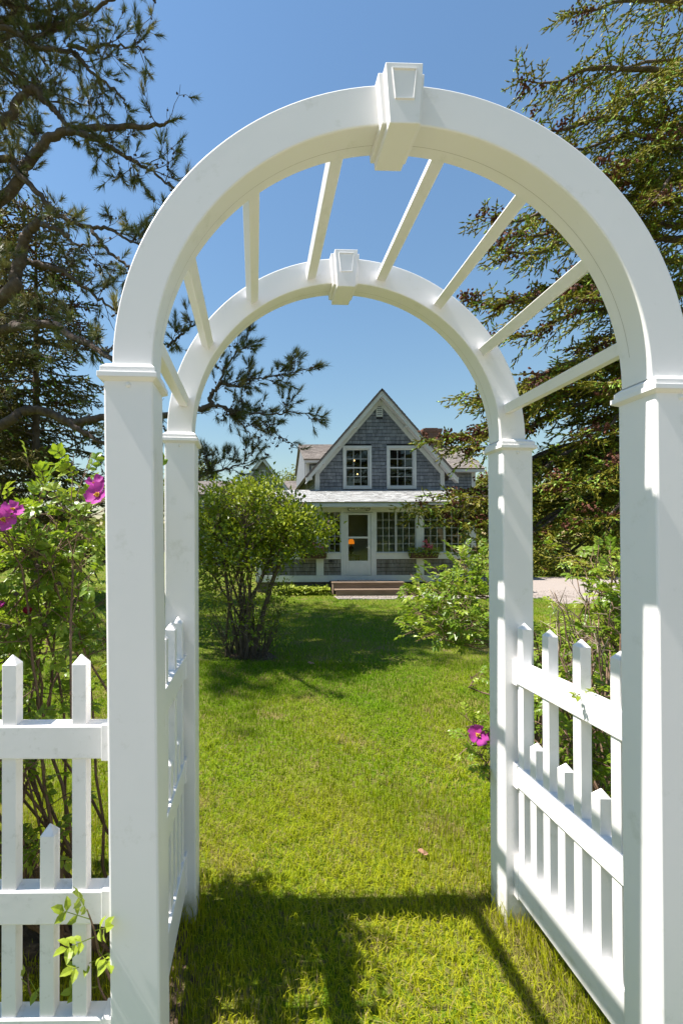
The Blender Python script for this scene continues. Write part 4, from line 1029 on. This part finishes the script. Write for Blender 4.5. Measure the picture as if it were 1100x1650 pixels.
# dead twig tangle
for i in range(120):
    b = allp[rng.integers(len(allp))]
    if b[2] > 1.45: continue
    D0 = unit(rng.normal(size=3)+np.array([-.25, -.4, .1])); pts = [b]
    for k in range(4): D0 = unit(D0+rng.normal(size=3)*.55); pts.append(pts[-1]+D0*rng.uniform(.07, .15))
    gdd.tube(np.array(pts), np.linspace(.005, .0018, 5), 4, cap=False)
sp = C[(rng.random(len(C)) < .16) & (C[:, 2] > 1.6)]; Pp = np.repeat(sp, 11, 0)+rng.normal(size=(len(sp)*11, 3))*[.022, .022, .045]+[0, 0, .06]
spindles(gsp, Pp, rdir(len(Pp)), .026, .010, 3)
gt.build('stems', bark_shrub, lil, smooth=True); gtw.build('twigs', bark_shrub, lil, kind='stuff'); gdd.build('dead_twigs', deadtwig, lil, kind='stuff')
gl.build('foliage', lilac_leaf, lil, kind='stuff'); gy.build('young_foliage', lilac_young, lil, kind='stuff'); gsp.build('spent_blossoms', lilac_spent, lil, kind='stuff')

# ground cover by the foundation
g = Geo(); N = 2600
x = np.concatenate([rng.uniform(hx(440), sX0-.12, N//2), rng.uniform(sX1+.1, hx(800), N//2)]); y = rng.uniform(12.95, YP-.08, N); y[N//2:] = np.maximum(y[N//2:], 12.85)
P = np.stack([x, y, gh(x, y)+rng.uniform(.02, .22, N)], -1); leaves(g, P, unit(rng.normal(size=(N, 3))*[1, 1, .3]+[0, -.4, .3]), rng.uniform(.10, .17, N), rng.uniform(.06, .10, N), unit(np.array([0, -.2, 1.])+rng.normal(size=(N, 3))*.3), .15, .3)
tag(g.build('ground_cover', hosta, kind='stuff'), 'lime green ground cover along the porch foundation', 'ground cover')

# window boxes
def window_box(x0, x1, label, upx):
    th = thing('window_box', label, 'window box', 'flower boxes under the porch windows'); z1 = zsl1+.02; z0 = z1-.17; y0, y1 = YP-.30, YP-.05
    g = Geo(); g.frustum(x0, x1, y0, y1, z0, z1, -.02, 0); g.build('trough', boxm, th, bevel=.008)
    gl_ = Geo(); N = 520
    P = np.stack([rng.uniform(x0-.03, x1+.03, N), rng.uniform(y0-.05, y1, N), z1+rng.uniform(-.10, .16, N)], -1)
    leaves(gl_, P, unit(rng.normal(size=(N, 3))+[0, -.5, .1]), rng.uniform(.04, .075, N), rng.uniform(.03, .05, N), unit(np.array([0, -.4, 1.])+rng.normal(size=(N, 3))*.5), .2, .25); gl_.build('foliage', rose_young, th, kind='stuff')
    gf = Geo(); cs = np.array([[x0+(x1-x0)*f, (y0+y1)/2+rng.normal()*.05, z1+h] for f, h in upx])
    P = np.repeat(cs, 22, 0)+rng.normal(size=(len(cs)*22, 3))*.032; leaves(gf, P, rdir(len(P)), .045, .04, None, .2, .2); gf.build('blossoms', pinkfl, th, kind='stuff')
    Geo().sticks(cs-[0, 0, .25], cs, .006, .004).build('flower_stems', rose_leaf, th)
window_box(hx(657), hx(701), 'window box with trailing leaves and pink blooms right of the door', ((.52, .20), (.6, .36), (.74, .19), (.8, .14), (.62, .12), (.5, -.02), (.70, .24)))
window_box(hx(482), hx(524), 'window box with pink blooms half hidden behind the lilac', ((.3, .2), (.5, .28), (.62, .15), (.75, .3), (.85, .18), (.95, .22), (.7, .06), (.92, .08)))

# ------------------------------------------------------------------ conifers
def spruce(name, label, base, H, Rb, trunk_r, branches, shoot_len=.088, nn=4, nl=.030, nw=.0076, core=.0150, step=.075, green=spr_green, newfrac=.16, cones=True, cone_z=0, sub=2, group=None, lean=(0, 0)):
    """branches: list of (z, azimuth, length, droop, tip_rise) plus explicit tip points"""
    th = thing(name, label, 'tree', group); base = np.asarray(base, float)
    gtr, gb, gtw, gg, gn, gcn = Geo(), Geo(), Geo(), Geo(), Geo(), Geo()
    zz = np.linspace(-.2, H, 14); gtr.tube(np.stack([base[0]+lean[0]*zz/H+0*zz, base[1]+lean[1]*zz/H, base[2]+zz], -1), trunk_r*(1-zz.clip(0)/H)**.8+.012, 9)
    SP, SD, SN, CP = [], [], [], []
    for br in branches:
        if len(br) == 2:                              # explicit: height on trunk, tip point
            z0, tip = br; p0 = base+np.array([0, 0, z0]); tip = np.asarray(tip, float); L = np.linalg.norm(tip-p0)
            mid = p0*.45+tip*.55+np.array([0, 0, .06*L]); m2 = p0*.18+tip*.82+np.array([0, 0, -.02*L])
            path = smooth_path([p0, mid, m2, tip], 20)
        else:
            z0, az, L, dr, rise = br; p0 = base+np.array([0, 0, z0]); e = np.array([math.cos(az), math.sin(az), 0])
            t = np.linspace(0, 1, 18)[:, None]; path = p0+e*L*t+np.array([0, 0, 1.])*L*(.12*t-dr*t**2+rise*t**4)
        path[1:] += np.cumsum(rng.normal(size=(len(path)-1, 3))*.012, 0)
        r0 = .012+.011*L
        gb.tube(path, np.linspace(r0, .004, len(path)), 6)
        seg = np.linalg.norm(np.diff(path, axis=0), axis=1); cum = np.concatenate([[0], np.cumsum(seg)]); L = cum[-1]
        nt_ = int(L*.93/step); s = np.linspace(L*.14, L, nt_); s += rng.normal(size=nt_)*step*.3; s = s.clip(L*.08, L*.999)
        pp = np.stack([np.interp(s, cum, path[:, k]) for k in range(3)], -1); dd = unit(np.stack([np.interp(s+.05, cum, path[:, k]) for k in range(3)], -1)-np.stack([np.interp(s-.05, cum, path[:, k]) for k in range(3)], -1))
        side = unit(np.cross(dd, np.array([0, 0, 1.])))
        sg = np.where(np.arange(nt_) % 2 == 0, 1, -1)[:, None]
        tl = (.24+.34*np.minimum(L, 4)*.38*(1-(s/L)**1.5)+.12)*rng.uniform(.6, 1.25, nt_); hang = (rng.random(nt_) < .14)[:, None]
        td = unit(dd*.62+side*sg*.85*(1-.6*hang)+np.array([0, 0, -.10])-hang*np.array([0, 0, .7])+rng.normal(size=(nt_, 3))*.2)
        te = pp+td*tl[:, None]+np.array([0, 0, -.12])*(tl**2)[:, None]
        gtw.sticks(pp, te, .006, .0025)
        # shoots along twigs
        for i in range(nt_):
            m_ = max(2, int(tl[i]/(shoot_len*.62))); f = (np.arange(m_)+rng.random(m_)*.6)/m_
            q = pp[i]+(te[i]-pp[i])*f[:, None]; sd_ = unit(np.cross(td[i], np.array([0, 0, 1.])+rng.normal(size=3)*.5))
            d_ = unit(td[i]*.75+sd_*np.where(np.arange(m_) % 2 == 0, 1, -1)[:, None]*.75+rng.normal(size=(m_, 3))*.22+np.array([0, 0, -.10]))
            SP.append(q); SD.append(d_); SN.append(f > 2)
            SP.append(q-td[i]*shoot_len*.3); SD.append(unit(td[i]+rng.normal(size=(m_, 3))*.12)); SN.append(f > 2)
            fo = (1-f*.75)*tl[i] > shoot_len*1.5           # the inner shoots carry a second one, further out
            q2 = q[fo]+d_[fo]*shoot_len*.9; SP.append(q2); SD.append(unit(d_[fo]+td[i]*.35+rng.normal(size=q2.shape)*.3+np.array([0, 0, -.1]))); SN.append(rng.random(len(q2)) < .3)
            SP.append(te[i][None]); SD.append(unit(td[i]+np.array([0, 0, .25]))[None]); SN.append(np.array([rng.random() < .55]))
        if cones and rng.random() < (.9 if z0 > cone_z else .45):
            for _ in range(int(rng.uniform(3, 7)*min(1.3, L/2.5)+1)):
                nc = rng.integers(10, 22); s0 = L*min(1, max(.4, 1-abs(rng.normal())*.17))
                c0 = np.array([np.interp(s0, cum, path[:, k]) for k in range(3)])+rng.normal(size=3)*[.14, .14, .05]
                CP.append(c0+rng.normal(size=(nc, 3))*[.06, .06, .035]+[0, 0, .02])
    SP, SD, SN = np.concatenate(SP), np.concatenate(SD), np.concatenate(SN)
    cl = .5+.5*np.sin(SP[:, 0]*2.3+SP[:, 2]*1.7)*np.sin(SP[:, 1]*2.1+SP[:, 2]*1.1)
    new = (rng.random(len(SP)) < newfrac*(.3+1.4*cl)) | (SN & (rng.random(len(SP)) < .5))
    shoots(gg, SP[~new], SD[~new], shoot_len*rng.uniform(.75, 1.25, (~new).sum()), nn, nl, nw, core=core)
    shoots(gn, SP[new], SD[new], shoot_len*.8*rng.uniform(.7, 1.2, new.sum()), nn, nl*.95, nw*1.15, ang=.6, core=core*1.1)
    gtr.build('trunk', bark_spruce, th, smooth=True); gb.build('limbs', bark_spruce, th, smooth=True, kind='stuff'); gtw.build('twigs', bark_spruce, th, kind='stuff')
    gg.build('needles', green, th, kind='stuff')
    if newfrac > 0: gn.build('new_growth', spr_new, th, kind='stuff')
    if CP:
        CP = np.concatenate(CP); spindles(gcn, CP, unit(rng.normal(size=CP.shape)*.6+[0, 0, -.8]), rng.uniform(.05, .075, len(CP)), rng.uniform(.017, .023, len(CP)), 3)
        gcn.build('cones', spr_cone, th, kind='stuff')
    return th
# big spruce on the right
tb = at(1135, 1000, 8.2); tb[2] = -.03
ex = []
for u, v, d, hz0 in ((830, 128, 7.9, 9.9), (905, 20, 8.2, 11.2), (895, 235, 7.6, 8.6), (768, 352, 7.9, 7.6), (800, 405, 7.2, 6.9), (757, 490, 7.7, 6.0), (742, 628, 7.5, 4.9), (690, 708, 7.7, 4.3), (658, 816, 7.8, 3.5),
                     (762, 888, 7.4, 2.7), (770, 690, 8.6, 4.6), (800, 540, 8.7, 5.7), (870, 330, 8.6, 8.0), (930, 140, 8.8, 10.2), (790, 770, 8.4, 3.4), (820, 850, 8.2, 2.6), (860, 905, 7.5, 2.1), (905, 890, 6.7, 2.3),
                     (840, 620, 6.9, 5.0), (900, 480, 6.9, 6.6), (960, 280, 7.1, 8.6), (1000, 150, 7.3, 9.9), (1040, 330, 6.9, 8.2), (880, 780, 6.8, 3.2), (940, 830, 6.6, 2.7), (960, 610, 6.7, 5.0), (985, 750, 6.5, 3.6), (930, 700, 7.0, 4.2), (672, 824, 7.6, 3.3), (700, 800, 8.0, 3.6), (722, 846, 7.4, 3.0), (716, 700, 7.9, 4.5), (732, 724, 7.6, 4.1), (750, 652, 7.8, 4.9), (780, 872, 7.2, 2.5), (770, 830, 8.1, 3.0), (742, 800, 7.3, 3.5), (850, 215, 7.8, 8.9), (815, 372, 7.6, 7.2), (775, 470, 7.4, 6.1)):
    ex.append((hz0, at(u, v, d)))
for i in range(46):
    z0 = rng.uniform(2.2, 12.6); L = 4.6*(1-z0/14.5)**.8*rng.uniform(.8, 1.1)
    if i % 4 == 0: ex.append((z0, rng.uniform(-1.4, 1.5), L, .30, .15))
    else: ex.append((z0, rng.uniform(2.0, 5.0), L*rng.uniform(.55, .78), .22, .12))
for z0 in (12.2, 12.8, 13.3, 13.7):
    for a in range(4): ex.append((z0, a*1.57+z0, 4.6*(1-z0/14.5)**.8, .2, .2))
spruce('spruce_tree', 'large spruce with brown cones and bright new shoots right of the cottage', tb, 14.3, 4.6, .20, ex, step=.083, cone_z=3, newfrac=.14)
# bushy spruces beyond the drive
for i, (u, d, H, lab) in enumerate(((915, 21.5, 5.4, 'bushy spruce beyond the gravel drive, left of its pair'), (1040, 23.0, 6.6, 'bushy spruce beyond the gravel drive, right of its pair'))):
    b = at(u, 915, d); b[2] = -.05; br = []
    for k in range(54):
        z0 = H*rng.uniform(.04, .97); br.append((z0, rng.uniform(0, 6.28), 2.7*(1-z0/(H*1.05))**.7*rng.uniform(.8, 1.1)+.2, .3, .15))
    spruce('bushy_spruce', lab, b, H, 2.7, .12, br, core=.034, shoot_len=.22, nn=5, nl=.07, nw=.017, step=.13, newfrac=.14, cone_z=99, group='spruces beyond the gravel drive')
# dark spruces at left
for i, (u, d, H, Rb, lab) in enumerate(((58, 12.5, 10.8, 2.5, 'dark spruce at left, its trunk just left of the arbor post'), (-25, 14.5, 12.2, 3.0, 'dark spruce at the far left edge behind the roses'))):
    b = at(u, 915, d); b[2] = -.05; br = []
    for k in range(108):
        z0 = H*(.10+.88*(k+rng.random())/108); br.append((z0, rng.uniform(0, 6.28) if k % 3 else rng.uniform(-2.6, -.3), Rb*(1-z0/(H*1.04))**.55*rng.uniform(.75, 1.1)+.2, .32, .12))
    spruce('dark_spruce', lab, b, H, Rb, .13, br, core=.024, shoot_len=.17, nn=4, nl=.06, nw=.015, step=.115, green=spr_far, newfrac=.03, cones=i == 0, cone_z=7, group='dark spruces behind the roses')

# pitch pine reaching in from the left
pine = thing('pine_tree', 'pitch pine with cone-laden branches reaching in from the left over the arbor', 'tree')
gtr, gb, gtw, gn, go, gcn = Geo(), Geo(), Geo(), Geo(), Geo(), Geo()
PB = at(-190, 1000, 8.2); PB[2] = 0.02
tp = lambda v, dx=0: at(-190+dx, v, 8.2)
gtr.tube(smooth_path([PB-[0, 0, .3], tp(900), tp(600, 18), tp(300, 5), tp(0, 30), tp(-300, 20), tp(-520, 50)], 30), np.linspace(.24, .05, 31)[:31] if False else np.interp(np.linspace(0, 1, 31), [0, .1, 1], [.27, .21, .05]), 10)
TUF, TUFD, CONP = [], [], []
def grow(path, r0, r1, lev, dens, spread, lenr, leafy=1.0, start=.1):
    n_ = len(path); gb.tube(path, np.linspace(r0, r1, n_), 8 if lev == 0 else 5)
    seg = np.linalg.norm(np.diff(path, axis=0), axis=1); cum = np.concatenate([[0], np.cumsum(seg)]); L = cum[-1]
    k = max(1, int(L*dens)); s = rng.uniform(start*L, L, k); s = np.sort(s)
    for si in s:
        p = np.array([np.interp(si, cum, path[:, q]) for q in range(3)]); d = unit(np.array([np.interp(min(si+.08, L), cum, path[:, q]) for q in range(3)])-np.array([np.interp(si-.08, cum, path[:, q]) for q in range(3)]))
        D0 = unit(d*.7+rdir(1)[0]*spread+np.array([.08, 0, .12])); ln = rng.uniform(*lenr)
        pts = [p]; dd = D0
        for q in range(5): dd = unit(dd+rng.normal(size=3)*.22+np.array([0, 0, .06])); pts.append(pts[-1]+dd*ln/5)
        twig(np.array(pts), leafy)
    TUF.append(path[-1][None]); TUFD.append(unit(path[-1]-path[-2])[None])
def twig(pts, leafy):
    gtw.tube(pts, np.linspace(.008, .003, len(pts)), 4, cap=False)
    m_ = rng.integers(3, 6)
    for _ in range(m_):
        i = rng.integers(1, len(pts)-1); p = pts[i]; d = unit(pts[i+1]-pts[i]); D = unit(d*.7+rdir(1)[0]*.75+np.array([0, 0, .12])); l_ = rng.uniform(.10, .28); e = p+D*l_
        mm = (p+e)/2+rng.normal(size=3)*.02; gtw.tube(np.array([p, mm, e]), [.0045, .0035, .0028], 3, cap=False)
        if rng.random() < .8*leafy: TUF.append(e[None]); TUFD.append(D[None])
        if rng.random() < .75: CONP.append(p+(e-p)*rng.uniform(.2, .8, (rng.integers(1, 4), 1))+rng.normal(size=3)*.015)
    if rng.random() < .9*leafy: TUF.append(pts[-1][None]); TUFD.append(unit(pts[-1]-pts[-2])[None])
    CONP.append(pts[rng.integers(1, len(pts), 2)]+rng.normal(size=(2, 3))*.015)
def limb(px, d0, d1, r0, r1, dens=6, spread=.9, lenr=(.3, .75), leafy=1.0, trunk=None, start=.1):
    d0, d1, r0, r1 = d0*1.3, d1*1.3, r0*1.02, r1*1.1; lenr = (lenr[0]*1.2, lenr[1]*1.2)
    k = len(px); P = [at(u, v, d0+(d1-d0)*i/(k-1)) for i, (u, v) in enumerate(px)]
    if trunk is not None: P = [tp(trunk)]+P
    path = smooth_path(P, 6*len(P)); path[1:-1] += rng.normal(size=(len(path)-2, 3))*.012
    grow(path, r0, r1, 0, dens, spread, lenr, leafy, start)
limb([(0, 322), (45, 262), (75, 226), (110, 210), (160, 205), (225, 204), (262, 200), (285, 192)], 6.0, 5.6, .105, .012, trunk=480, dens=5)
limb([(110, 211), (150, 220), (180, 240), (215, 258), (250, 280), (290, 310)], 5.8, 5.5, .05, .010)
limb([(0, 200), (25, 165), (50, 142), (68, 156), (90, 180), (115, 206)], 6.2, 5.9, .08, .03, trunk=330, dens=5)
limb([(0, 38), (40, 39), (95, 40), (135, 22), (175, 0), (200, -20)], 6.4, 6.0, .06, .02, trunk=160)
limb([(0, 62), (50, 62), (80, 50), (110, 40)], 6.5, 6.2, .055, .025, trunk=180)
limb([(-10, 45), (60, 76), (110, 82), (130, 95), (150, 118), (190, 150), (205, 170)], 6.2, 5.8, .05, .010, trunk=120)
limb([(110, 72), (140, 80), (170, 71), (200, 74), (232, 80)], 6.0, 5.8, .03, .010)
limb([(0, 255), (25, 275), (60, 310), (95, 346), (137, 364), (175, 369), (198, 381), (225, 392)], 5.9, 5.5, .06, .012, trunk=300, dens=4.5)
limb([(148, 371), (175, 404), (200, 424), (230, 446)], 5.6, 5.4, .03, .010, dens=4)
limb([(0, 483), (26, 436), (38, 393), (46, 374), (64, 354)], 5.6, 5.4, .11, .055, trunk=600, dens=4)
limb([(64, 360), (95, 370), (120, 392), (144, 397)], 5.4, 5.3, .035, .010, dens=5, leafy=.6)
limb([(30, 420), (60, 425), (95, 435), (125, 455), (160, 480), (185, 500)], 5.7, 5.4, .05, .012, dens=6, leafy=.8)
limb([(0, 533), (29, 526), (87, 523), (116, 541), (145, 556), (175, 574), (205, 590)], 5.7, 3.9, .075, .02, trunk=620, dens=5, leafy=.7)
limb([(0, 687), (29, 667), (55, 660), (87, 669), (116, 680), (163, 673), (230, 672), (280, 668), (320, 660), (341, 654)], 6.1, 6.3, .085, .045, trunk=800, dens=2.2, leafy=.45, start=.2)
limb([(110, 680), (140, 700), (165, 715), (200, 730)], 6.0, 6.0, .05, .02, dens=4, leafy=.5)
mid = dict(dens=8, lenr=(.14, .36), spread=.75)
limb([(341, 654), (341, 634), (356, 620), (384, 622), (396, 612)], 6.3, 6.2, .045, .012, **mid)
limb([(384, 622), (405, 610), (430, 608), (455, 604), (480, 598)], 6.2, 6.1, .018, .006, **mid)
limb([(352, 622), (365, 590), (385, 560), (398, 543)], 6.2, 6.1, .022, .006, **mid)
limb([(341, 654), (360, 655), (390, 664), (440, 667), (470, 664), (500, 668)], 6.3, 6.1, .03, .006, dens=8, lenr=(.12, .34), spread=.75)
limb([(360, 656), (368, 664), (392, 686), (404, 704), (416, 722)], 6.2, 6.1, .016, .005, dens=9, lenr=(.10, .25), leafy=.12)
limb([(415, 672), (425, 682), (444, 698), (466, 714), (490, 724)], 6.2, 6.1, .012, .005, dens=8, lenr=(.08, .2), leafy=.2)
limb([(300, 772), (320, 768), (360, 757), (388, 748), (407, 729)], 6.5, 6.4, .03, .006, dens=8, lenr=(.12, .34), leafy=.9)
limb([(290, 700), (312, 740), (322, 765)], 6.4, 6.5, .03, .02, dens=3, leafy=.5)
limb([(318, 768), (330, 750), (335, 735)], 6.5, 6.4, .014, .005, dens=8, lenr=(.1, .25))
limb([(270, 560), (290, 540), (312, 524), (325, 515)], 6.0, 5.9, .025, .006, dens=8, lenr=(.1, .3))
# crown above and left of the frame (casts the broken shade on the lawn)
for i in range(60):
    z = rng.uniform(9.0, 16.0); a = rng.uniform(0, 6.28); L = rng.uniform(1.8, 4.2); p0 = np.array([-6.9, PB[1]+.1, z]); e = np.array([math.cos(a), math.sin(a), .22])
    path = smooth_path([p0, p0+e*L*.35+rng.normal(size=3)*.15, p0+e*L*.7+rng.normal(size=3)*.25, p0+e*L+[0, 0, .25]], 16)
    dd_ = (path[:, 1]-CAM[1]).clip(.5); fu = PX+(path[:, 0]-CAM[0])/dd_*FPX; fv = 872-(path[:, 2]-1.6)/dd_*FPX
    if np.any((fu > -25) & (fv > -40)): continue
    tl_ = (path[:, 2]-1.4)/math.tan(SUN_EL); lx_ = path[:, 0]+tl_; ly_ = path[:, 1]
    if np.any((lx_ > -1.9) & (lx_ < 1.1) & (ly_ > 4.0) & (ly_ < 6.7)): continue
    grow(path, .06, .012, 1, 6.5, .9, (.35, .9), 1.0, .15)
for i in range(52):                                    # high limbs whose broken shade lies on the lawn before the steps
    X, Y, z = rng.uniform(-.2, 3.3), rng.uniform(6.9, 11.4), rng.uniform(11.6, 15.2)
    if i > 24: X, Y = (rng.uniform(1.2, 3.3), rng.uniform(5.4, 7.2)) if i < 47 else (rng.uniform(-.95, -.25), rng.uniform(3.2, 4.3))
    if Y < 8 and X < .6 and i < 47: continue
    e = np.array([X-(z-0)/math.tan(SUN_EL), Y-.03*z, z]); p0 = np.array([-6.9, PB[1]+.1, z-rng.uniform(.3, 1.2)])
    path = smooth_path([p0, p0*.6+e*.4+rng.normal(size=3)*.15, p0*.3+e*.7+rng.normal(size=3)*.2, e], 16)
    grow(path, .05, .012, 1, 5.0, .9, (.4, .95), 1.0, .3)
def finish_pine(TUF, TUFD, CONP, parent, parts, nn, nl, nw):
    gtr, gb, gtw, gn, go, gcn = parts
    TUF, TUFD = np.concatenate(TUF), np.concatenate(TUFD); CONP = np.concatenate(CONP); CONP = CONP[rng.random(len(CONP)) < .6]
    old = rng.random(len(TUF)) < .24
    for msk, gq in ((~old, gn), (old, go)):
        P, D = TUF[msk], TUFD[msk]
        shoots(gq, P-D*.07, unit(D+[0, 0, .15]), .13, nn, nl, nw, ang=.85, spread=.4)
    spindles(gcn, CONP, unit(rng.normal(size=CONP.shape)+[0, 0, -.4]), rng.uniform(.035, .055, len(CONP)), rng.uniform(.014, .021, len(CONP)), 4)
    gtr.build('trunk', bark_pine, parent, smooth=True); gb.build('limbs', bark_pine, parent, smooth=True, kind='stuff'); gtw.build('twigs', bark_pine, parent, kind='stuff')
    gn.build('needles', pine_green, parent, kind='stuff'); go.build('tan_needles', pine_old, parent, kind='stuff'); gcn.build('cones', conem, parent, kind='stuff')
finish_pine(TUF, TUFD, CONP, pine, (gtr, gb, gtw, gn, go, gcn), 56, .125, .0048)

# ------------------------------------------------------------------ background: neighbour's house, trees
nb = thing('neighbour_house', 'grey clapboard house with white trimmed gable behind the lilac', 'house')
DN = 32.0; nX = lambda u: P2(u, 800, DN)[0]; nZ = lambda v: P2(420, v, DN)[1]; YN = float(at(420, 870, DN)[1])
nc, npk, nh = nX(423), nZ(738), 1.75; ns = (nZ(738)-nZ(775))/(nX(423)-nX(394))
def claps(g, x0, x1, z0, z1, y, lim=None, step=.115):
    z = z0
    while z < z1:
        a, b = x0, x1
        if lim is not None: a, b = max(x0, lim(z+step)[0]), min(x1, lim(z+step)[1])
        if b-a > .05: g.add([(a, y, z), (b, y, z), (b, y, z+step), (a, y, z+step), (a, y-.028, z), (b, y-.028, z), (b, y-.012, z+step), (a, y-.012, z+step)], None, [(4,5,6,7),(0,1,5,4),(1,2,6,5),(3,0,4,7)])
        z += step
nb0, nb1 = nX(290), nX(478)
Geo().box(nb0, nb1, YN+.01, YN+6, -.1, nZ(795)).build('wall', clap, nb)
g = Geo(); claps(g, nb0, nb1, .25, nZ(795), YN); claps(g, nc-nh, nc+nh, nZ(795), npk, YN-.05, lambda z: (nc-(npk-z)/ns, nc+(npk-z)/ns)); g.build('clapboard', clap, nb, kind='stuff')
Geo().prism([(nc-(npk-nZ(797))/ns, nZ(797)), (nc+(npk-nZ(797))/ns, nZ(797)), (nc, npk)], YN-.04, YN+5).build('gable', clap, nb)
for sg in (-1, 1):
    xa, xb = nc, nc+sg*2.6; za, zb_ = npk, npk-ns*2.6
    pl = [(xb, zb_-.26), (xb, zb_+.02), (xa, za+.02), (xa, za-.26)]
    Geo().prism(pl if sg > 0 else pl[::-1], YN-.42, YN-.36).build('rake_board', wpaint, nb)
    V = np.array([(xa, YN-.45, za+.08), (xb, YN-.45, zb_+.08), (xb, YN+5, zb_+.08), (xa, YN+5, za+.08)]); V = np.vstack([V, V-[0, 0, .05]])
    Geo().add(V, None, [(0,1,2,3),(7,6,5,4),(0,4,5,1),(1,5,6,2),(2,6,7,3),(3,7,4,0)]).build('gable_roof', cedar_roof, nb)
zrn = nZ(766); ye = YN-.3
g = Geo(); shingles(g, (nb0-.3, ye, nZ(797)), (1, 0, 0), (0, 3.2, zrn-nZ(797)), nb1-nb0+.6, math.hypot(3.2, zrn-nZ(797)), course=.2, wmin=.2, wmax=.4, thick=.02, gap=0, keep=lambda a, b: abs(nb0-.3+a-nc) > 1.5 or True)
g.build('roof_shingle', cedar_roof, nb, kind='stuff')
V = np.array([(nb0-.3, ye, nZ(797)-.03), (nb1+.3, ye, nZ(797)-.03), (nb1+.3, ye+3.2, zrn-.03), (nb0-.3, ye+3.2, zrn-.03), (nb1+.3, ye+6.6, nZ(797)), (nb0-.3, ye+6.6, nZ(797))])
Geo().add(V, None, [(0,1,2,3),(3,2,4,5)]).build('roof', cedar_roof, nb)
def nwin(x0, x1, z0, z1, y):
    f = Geo().box(x0-.1, x1+.1, y-.05, y, z0-.1, z0).box(x0-.1, x1+.1, y-.05, y, z1, z1+.1).box(x0-.1, x0, y-.05, y, z0+.001, z1-.001).box(x1, x1+.1, y-.05, y, z0+.001, z1-.001).box(x0+.001, x1-.001, y-.04, y, (z0+z1)/2-.03, (z0+z1)/2+.03).build('window', wpaint, nb)
    Geo().box(x0, x1, y-.02, y-.01, z0+.001, z1-.001).build('pane', darkin, f)
nwin(nX(420), nX(425.5), nZ(768), nZ(760), YN-.05)
for u in (325, 352, 380, 445): nwin(nX(u), nX(u)+.8, 2.0, 3.6, YN-.03)
Geo().box(nX(330), nX(340), YN-.06, YN-.02, .2, 3.9).build('corner_board', wpaint, nb)
def broad_tree(name, label, base, H, Rc, n_, leaf, group, trunk_h=.4):
    th = thing(name, label, 'tree', group); base = np.asarray(base, float); gt_, gl_ = Geo(), Geo()
    gt_.tube(smooth_path([base-[0, 0, .2], base+[.1, 0, H*.4], base+[0, .1, H*.85]], 10), np.linspace(.03*H, .008*H, len(smooth_path([base, base+1, base+2], 10))), 7)
    cl = []
    for i in range(60):
        a = rng.uniform(0, 6.28); z = H*rng.uniform(trunk_h, 1.0); rr = Rc*math.sqrt(max(.04, 1-((z/H-.62)/.42)**2))*rng.uniform(.35, 1.0); q = base+np.array([math.cos(a)*rr, math.sin(a)*rr, z]); cl.append(q)
        s = base+[0, 0, z*.55]; gt_.tube(smooth_path([s, (s+q)/2+[0, 0, -.1], q], 6), np.linspace(.012*H, .004*H, len(smooth_path([s, q, q+1], 6))), 4, cap=False)
    cl = np.array(cl); P = np.repeat(cl, n_//60, 0); P = P+rng.normal(size=P.shape)*Rc*.17
    leaves(gl_, P, rdir(len(P))-[0, 0, .2], leaf, leaf*.6, unit(np.array([0, 0, 1.])+rng.normal(size=P.shape)*.6), .15, .2, fine=False)
    gt_.build('trunk', bark_shrub, th, smooth=True); gl_.build('crown', wood_leaf, th, kind='stuff')
for u, d, H, Rc, lab in ((468, 50, 8.6, 3.2, 'yellow green tree between the cottage and the grey house'), (300, 46, 9, 3.6, 'rounded leafy tree behind the left end of the grey house'), (960, 40, 9.5, 3.8, 'tall leafy tree behind the bushy spruces'), (1130, 36, 9, 3.8, 'leafy tree at the right edge beyond the drive'), (800, 44, 7.5, 3.6, 'leafy tree behind the right end of the cottage')):
    b = at(u, 915, d); b[2] = -.1; broad_tree('leafy_tree', lab, b, H, Rc, 5400, .26, 'leafy trees in the distance')
# far wood all round, and the hedge behind the photographer that the panes reflect
g = Geo(); N = 15000; a = rng.uniform(0, 6.283, N); rr = 75+rng.uniform(-6, 10, N); hmax = 7+2.5*np.sin(a*9)+1.5*np.sin(a*23+1)
P = np.stack([rr*np.cos(a), rr*np.sin(a)+8, hmax*rng.uniform(0, 1, N)**.8], -1)
leaves(g, P, rdir(N), 1.5, 1.2, None, .1, .1, fine=False)
tag(g.build('far_wood', wood_leaf, kind='stuff'), 'far belt of trees around the gardens', 'wood')
